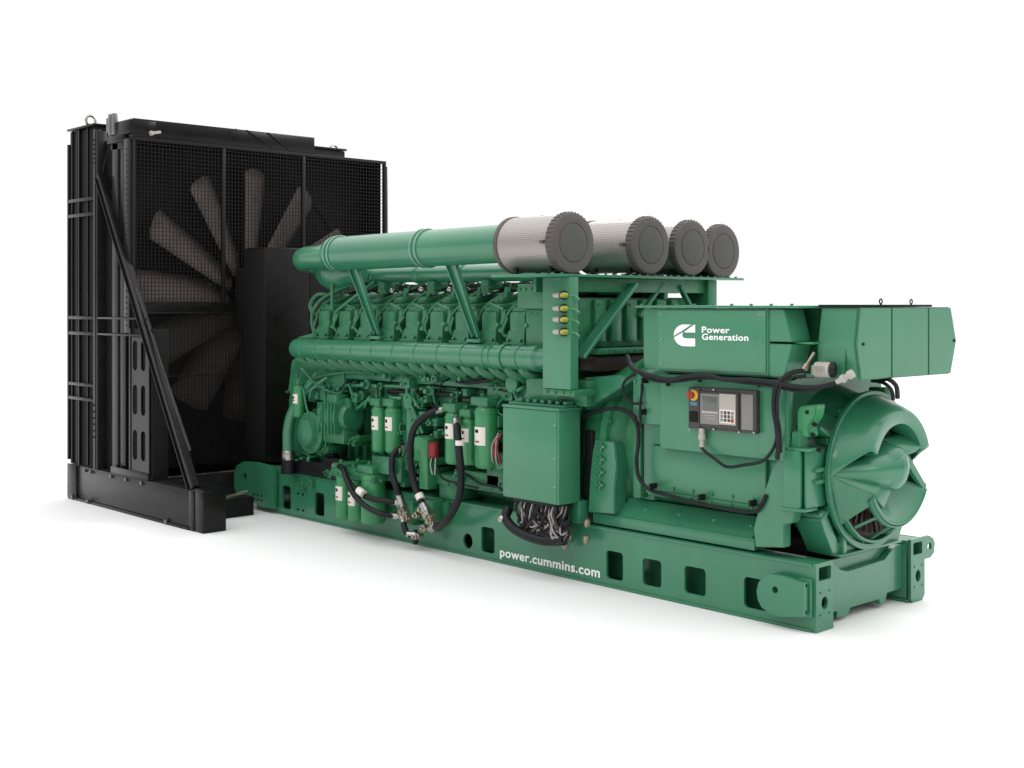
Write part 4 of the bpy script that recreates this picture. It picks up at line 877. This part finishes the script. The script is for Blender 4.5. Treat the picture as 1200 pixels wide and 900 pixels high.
t = MB(); t.tube([at(251, 582, y=-.9), at(262, 583, y=-.75), at(275, 580, y=-.5), at(290, 576, y=-.3)], .014, 8, 5); rd('cable_tray_pipe', t, 'brass')
b = MB()
for x_ in (-8.95, -8.55, -6.75): b.bolt((x_, YN-.014, .035), (0, -1, 0), .025, .02)
for x_ in (-8.0, -7.65, -7.30, -8.65, -8.5):
    b.bolt((x_, YN-.002, .36), (0, -1, 0), .02, .02)
b.build('base_bolt', 'silver', BR)
# side column: dark core, light edge posts, straps
d = MB(); d.box(-9.10, -8.42, YN+.02, YF-.02, .40, 4.16, .006); CO = rd('core_casing', d, 'blackm')
d = MB(); d.box(-9.10, -8.40, YN-.02, YF, 4.165, 4.19, .004); d.box(-9.14, -9.10, YN, YF, .44, 4.02, .004)
for x_ in (-9.02, -8.90, -8.62): d.box(x_, x_+.018, YN+.0, YN+.02, .42, 4.16, .003)
d.box(-8.835, -8.80, YN-.01, YN+.02, .40, 4.16, .004); d.build('core_seam', 'black', CO)
d = MB(); d.box(-8.415, -8.365, YN-.02, YN+.05, .40, 4.12, .006); d.box(-8.375, -8.33, YN-.012, YN+.10, .40, 4.1, .004); d.build('edge_post', 'galv', CO)
b = MB()
for k in range(6):
    b.lathe((-8.39, YN-.02, 3.75+.05*k), (-8.39, YN-.026, 3.75+.05*k), [(0, .010), (1, .010)], 8); b.lathe((-8.39, YN-.02, .75+.07*k), (-8.39, YN-.026, .75+.07*k), [(0, .012), (1, .012)], 8)
b.build('post_hole', 'blackm', CO)
for z_ in (3.37, 3.20, 2.055, 1.88, 1.31, 1.15):
    d = MB(); d.box(-9.08, -8.42, YN-.012, YN+.0, z_-.018, z_+.018, .003); d.build('core_strap', 'galv', CO)
# frame between the core and the fan guard
d = MB(); d.box(-8.34, -8.08, YN+.09, YF-.05, .40, 4.0, .004); d.build('inner_casing', 'blackm', CO)
d = MB(); d.box(-8.04, -7.90, YN+.02, YN+.06, .42, 3.93, .004); SP = rd('side_panel', d, 'galv'); d = MB(); d.box(-7.88, -7.74, YN+.03, YN+.06, .42, 3.93, .004); rd('side_panel', d, 'black')
d = MB(); d.box(-7.72, -7.60, YN-.0, YN+.06, 1.9, 3.95, .004)
for k in range(32): d.lathe((-7.66, YN-.002, 1.98+.06*k), (-7.66, YN-.006, 1.98+.06*k), [(0, .011), (1, .011)], 6)
d.box(-8.07, -7.72, YN+.02, YN+.05, 3.86, 3.96, .004); d.build('drilled_angle', 'galv', SP)
sl = []
for zc in (.74, 1.21, 1.67):
    for xx in (-7.455, -7.275): sl.append(rrect(xx-.05, zc-.155, xx+.05, zc+.155, .045))
o = plate('slotted_plate', [(-7.54, .42), (-7.15, .42), (-7.15, 1.86), (-7.54, 1.86)], sl, 'y', YN-.004, YN+.012, 'galv', SP)
d = MB(); d.box(-8.0, -7.15, YN-.016, YN-.005, .40, .47, .003); d.box(-8.35, -7.13, YN-.016, YN-.006, 2.045, 2.065, .002); d.box(-8.35, -7.2, YN-.016, YN-.006, 1.87, 1.89, .002); d.box(-7.58, -7.545, YN-.012, YN+.0, .42, 1.95, .003)
d.build('panel_strip', 'galv', SP)
d = MB(); d.box(-7.15, -7.12, YN+.02, YN+.2, .40, 1.95, .004); d.box(-7.55, -7.15, YN+.02, YN+.04, .40, 1.95, .002); d.build('plate_backing', 'blackm', SP)
# diagonal brace
d = MB(); pa, pb = Vector((-8.28, YN, 3.60)), Vector((-6.22, YN, .42))
d.bar(pa, pb, .10, .07, .004, (0, 1, 0)); DB = rd('diagonal_brace', d, 'black')
dv = (pb-pa).normalized(); nrm = Vector((dv.z, 0, -dv.x)); nrm = nrm if nrm.x > 0 else -nrm
for s, mm in ((.045, 'galv'), (-.045, 'black')):
    q = MB(); q.bar(pa+nrm*s+Vector((0, -.045, 0)), pb+nrm*s+Vector((0, -.045, 0)), .012, .02, .003, (0, 1, 0)); q.build('brace_flange', mm, DB)
q = MB(); q.bar(pa+nrm*.11+Vector((0.25, -.01, -.6)), pb+nrm*.11+Vector((-.15, -.01, .3)), .02, .02, .003, (0, 1, 0)); q.build('brace_rod', 'galv', DB)
t = MB(); t.tube([at(133, 168, y=-1.1), at(126, 180, y=-1.12), at(121, 200, y=-1.15), at(121, 225, y=-1.15)], .010, 6, 5); rd('sensor_cable', t, 'rubber')
# header tank, hinge block, eyebolts
d = MB(); d.box(-7.95, -7.585, -1.13, 1.147, 3.97, 4.165, .012); HT = rd('header_tank', d, 'black')
d = MB()
for (y0, z0, y1, z1) in ((.0, 4.13, .10, 4.165), (.22, 4.165, .55, 4.0), (.5, 4.16, .78, 3.99)): d.bar((-7.578, y0, z0), (-7.578, y1, z1), .008, .008, 0)
d.box(-7.585, -7.577, -1.12, 1.147, 3.966, 3.972, 0); d.build('tank_seam', 'galv', HT)
d = MB(); c_ = at(178, 156, x=-7.57); d.lathe((-7.585, c_.y, c_.z), (-7.55, c_.y, c_.z), [(0, .03), (1, .02)], 12); d.bar((-7.57, c_.y, c_.z), (-7.57, c_.y+.10, c_.z+.02), .03, .03, .004); d.build('drain_tap', 'lgrey', HT)
h0 = at(132, 146, y=-1.15); d = MB(); d.box(h0.x-.03, h0.x+.03, YN-.02, YN+.03, h0.z-.12, h0.z+.11, .006); d.box(h0.x+.05, h0.x+.11, YN-.02, YN+.03, h0.z-.12, h0.z+.11, .006); d.box(h0.x-.12, h0.x-.05, YN-.0, YN+.03, h0.z-.08, h0.z+.08, .006)
rd('filler_bracket', d, 'silver')
d = MB(); d.box(h0.x+.10, -7.58, YN+.0, YN+.3, 4.0, 4.15, .01); d.box(h0.x-.1, h0.x+.3, YN-.0, YN+.25, 3.93, 4.02, .01); rd('tank_neck', d, 'black')
e1 = eye((-8.72, -1.08, 4.19), .055, RD, 'steel', 'x'); e2 = eye((-8.6, 2.12, 4.13), .055, RD, 'steel', 'x')
d = MB(); d.bar((-8.72, -1.12, 4.19), (-8.72, -1.12, 4.08), .03, .03); d.box(-8.75, -8.6, 1.95, 2.15, 4.0, 4.15, .004); rd('lifting_plate', d, 'black')
# guard frame and wire guard
XG = -7.585
d = MB(); d.box(XG-.04, XG+.01, YN+.02, YF, 3.93, 3.965, .004)
d.box(XG-.04, XG+.01, YF-.03, YF+.0, .42, 3.93, .004); d.box(XG-.04, XG+.01, YN+.03, YN+.06, .42, 3.93, .004)
d.box(XG-.03, XG+.012, YN+.06, YF-.03, 2.215, 2.235, .003); d.box(XG-.03, XG+.012, YN+.06, YF-.03, 2.10, 2.12, .003); d.box(XG-.03, XG+.012, YN+.06, YF-.03, 1.42, 1.435, .003)
yd = at(262, 250, x=XG).y
for y_ in (yd, yd+1.05): d.box(XG-.03, XG+.012, y_-.022, y_+.022, 2.24, 3.93, .003)
FG = rd('fan_guard', d, 'wire')
d = MB(); d.box(XG-.02, XG+.010, YN+.06, YF-.03, 2.122, 2.213, .002); d.build('guard_divider', 'black', FG)
for z_ in (2.112, 2.225):
    d = MB(); d.box(XG+.0125, XG+.022, YN+.06, YF-.6, z_-.008, z_+.008, .002); d.build('divider_rail', 'galv', FG)
d = MB(); st = .042
k = YN+.08
while k < YF-.05: d.box(XG-.004, XG+.004, k-.0027, k+.0027, .45, 3.93, 0); k += st
k = .46
while k < 3.93: d.box(XG-.0035, XG+.0045, YN+.06, YF-.03, k-.0027, k+.0027, 0); k += st
k = YN+.08+st/2
while k < YF-.05: d.box(XG-.012, XG-.006, k-.0022, k+.0022, .45, 2.10, 0); k += st
k = .46+st/2
while k < 2.10: d.box(XG-.0125, XG-.0055, YN+.06, YF-.03, k-.0022, k+.0022, 0); k += st
d.build('guard_wire', 'wire', FG)
d = MB(); d.box(XG-.02, XG+.02, YF+.001, YF+.02, 2.0, 3.9, .003); d.build('guard_hinge', 'steel', FG)
# shroud with the fan opening
FY, FZ, FR = .43, 2.31, 1.45
d_ = plate('fan_shroud', [(YN+.06, .42), (YF-.03, .42), (YF-.03, 3.95), (YN+.06, 3.95)], [circ(FY, FZ, 1.50, 72)], 'x', -8.07, -8.05, 'blackm', RD, 0)
d = MB(); d.box(-8.06, XG-.05, YF-.06, YF-.04, .42, 3.95, .003); d.box(-8.05, XG-.05, YN+.1, YF-.06, 3.93, 3.955, .003); rd('shroud_side', d, 'black')
# fan
d = MB(); d.lathe((-8.0, FY, FZ), (-7.68, FY, FZ), [(0, .26), (.5, .28), (.8, .26), (1, .18)], 32); FN = rd('fan_hub', d, 'black')
for i in range(12):
    a_ = math.radians(87+30*i)
    ca, sa = math.cos(a_), math.sin(a_); tv = Vector((0, -sa, ca)); rv = Vector((0, ca, sa))
    rows = []
    for j in range(7):
        t_ = j/6; r_ = .30+(FR-.30)*t_; w_ = .205+.02*t_; tw = math.radians(40-12*t_); row = []
        for q in range(5):
            s = (q/4-.5)*2; off = s*w_; camber = .03*(1-s*s)
            row.append(Vector((-7.87, FY, FZ))+rv*(r_ if abs(s) < .9 or j < 6 else r_-.05)+tv*off*math.cos(tw)+Vector((off*math.sin(tw)+camber, 0, 0)))
        rows.append(row)
    d = loft(rows); o = d.build('fan_blade', 'blade', FN, 50); md = o.modifiers.new('Solid', 'SOLIDIFY'); md.thickness = .014
# belt guard in front of the fan
d = MB(); d.box(-7.30, -6.90, .04, .62, .50, 2.82, .01); BG = rd('belt_guard', d, 'black')
d = MB(); d.box(-6.905, -6.896, .62, .90, .50, 2.70, 0); d.box(-7.56, -7.30, .08, .58, 1.9, 2.6, .01); d.box(-7.31, -6.89, .035, .045, .52, 2.80, .002); d.build('guard_back_plate', 'blackm', BG)
# thin stays inside the lower half
d = MB(); d.bar(at(198, 455, x=-7.5), at(229, 432, x=-7.5), .01, .01, 0); d.bar(at(195, 425, x=-7.5), at(207, 417, x=-7.5), .01, .01, 0); d.build('guard_stay', 'galv', FG)
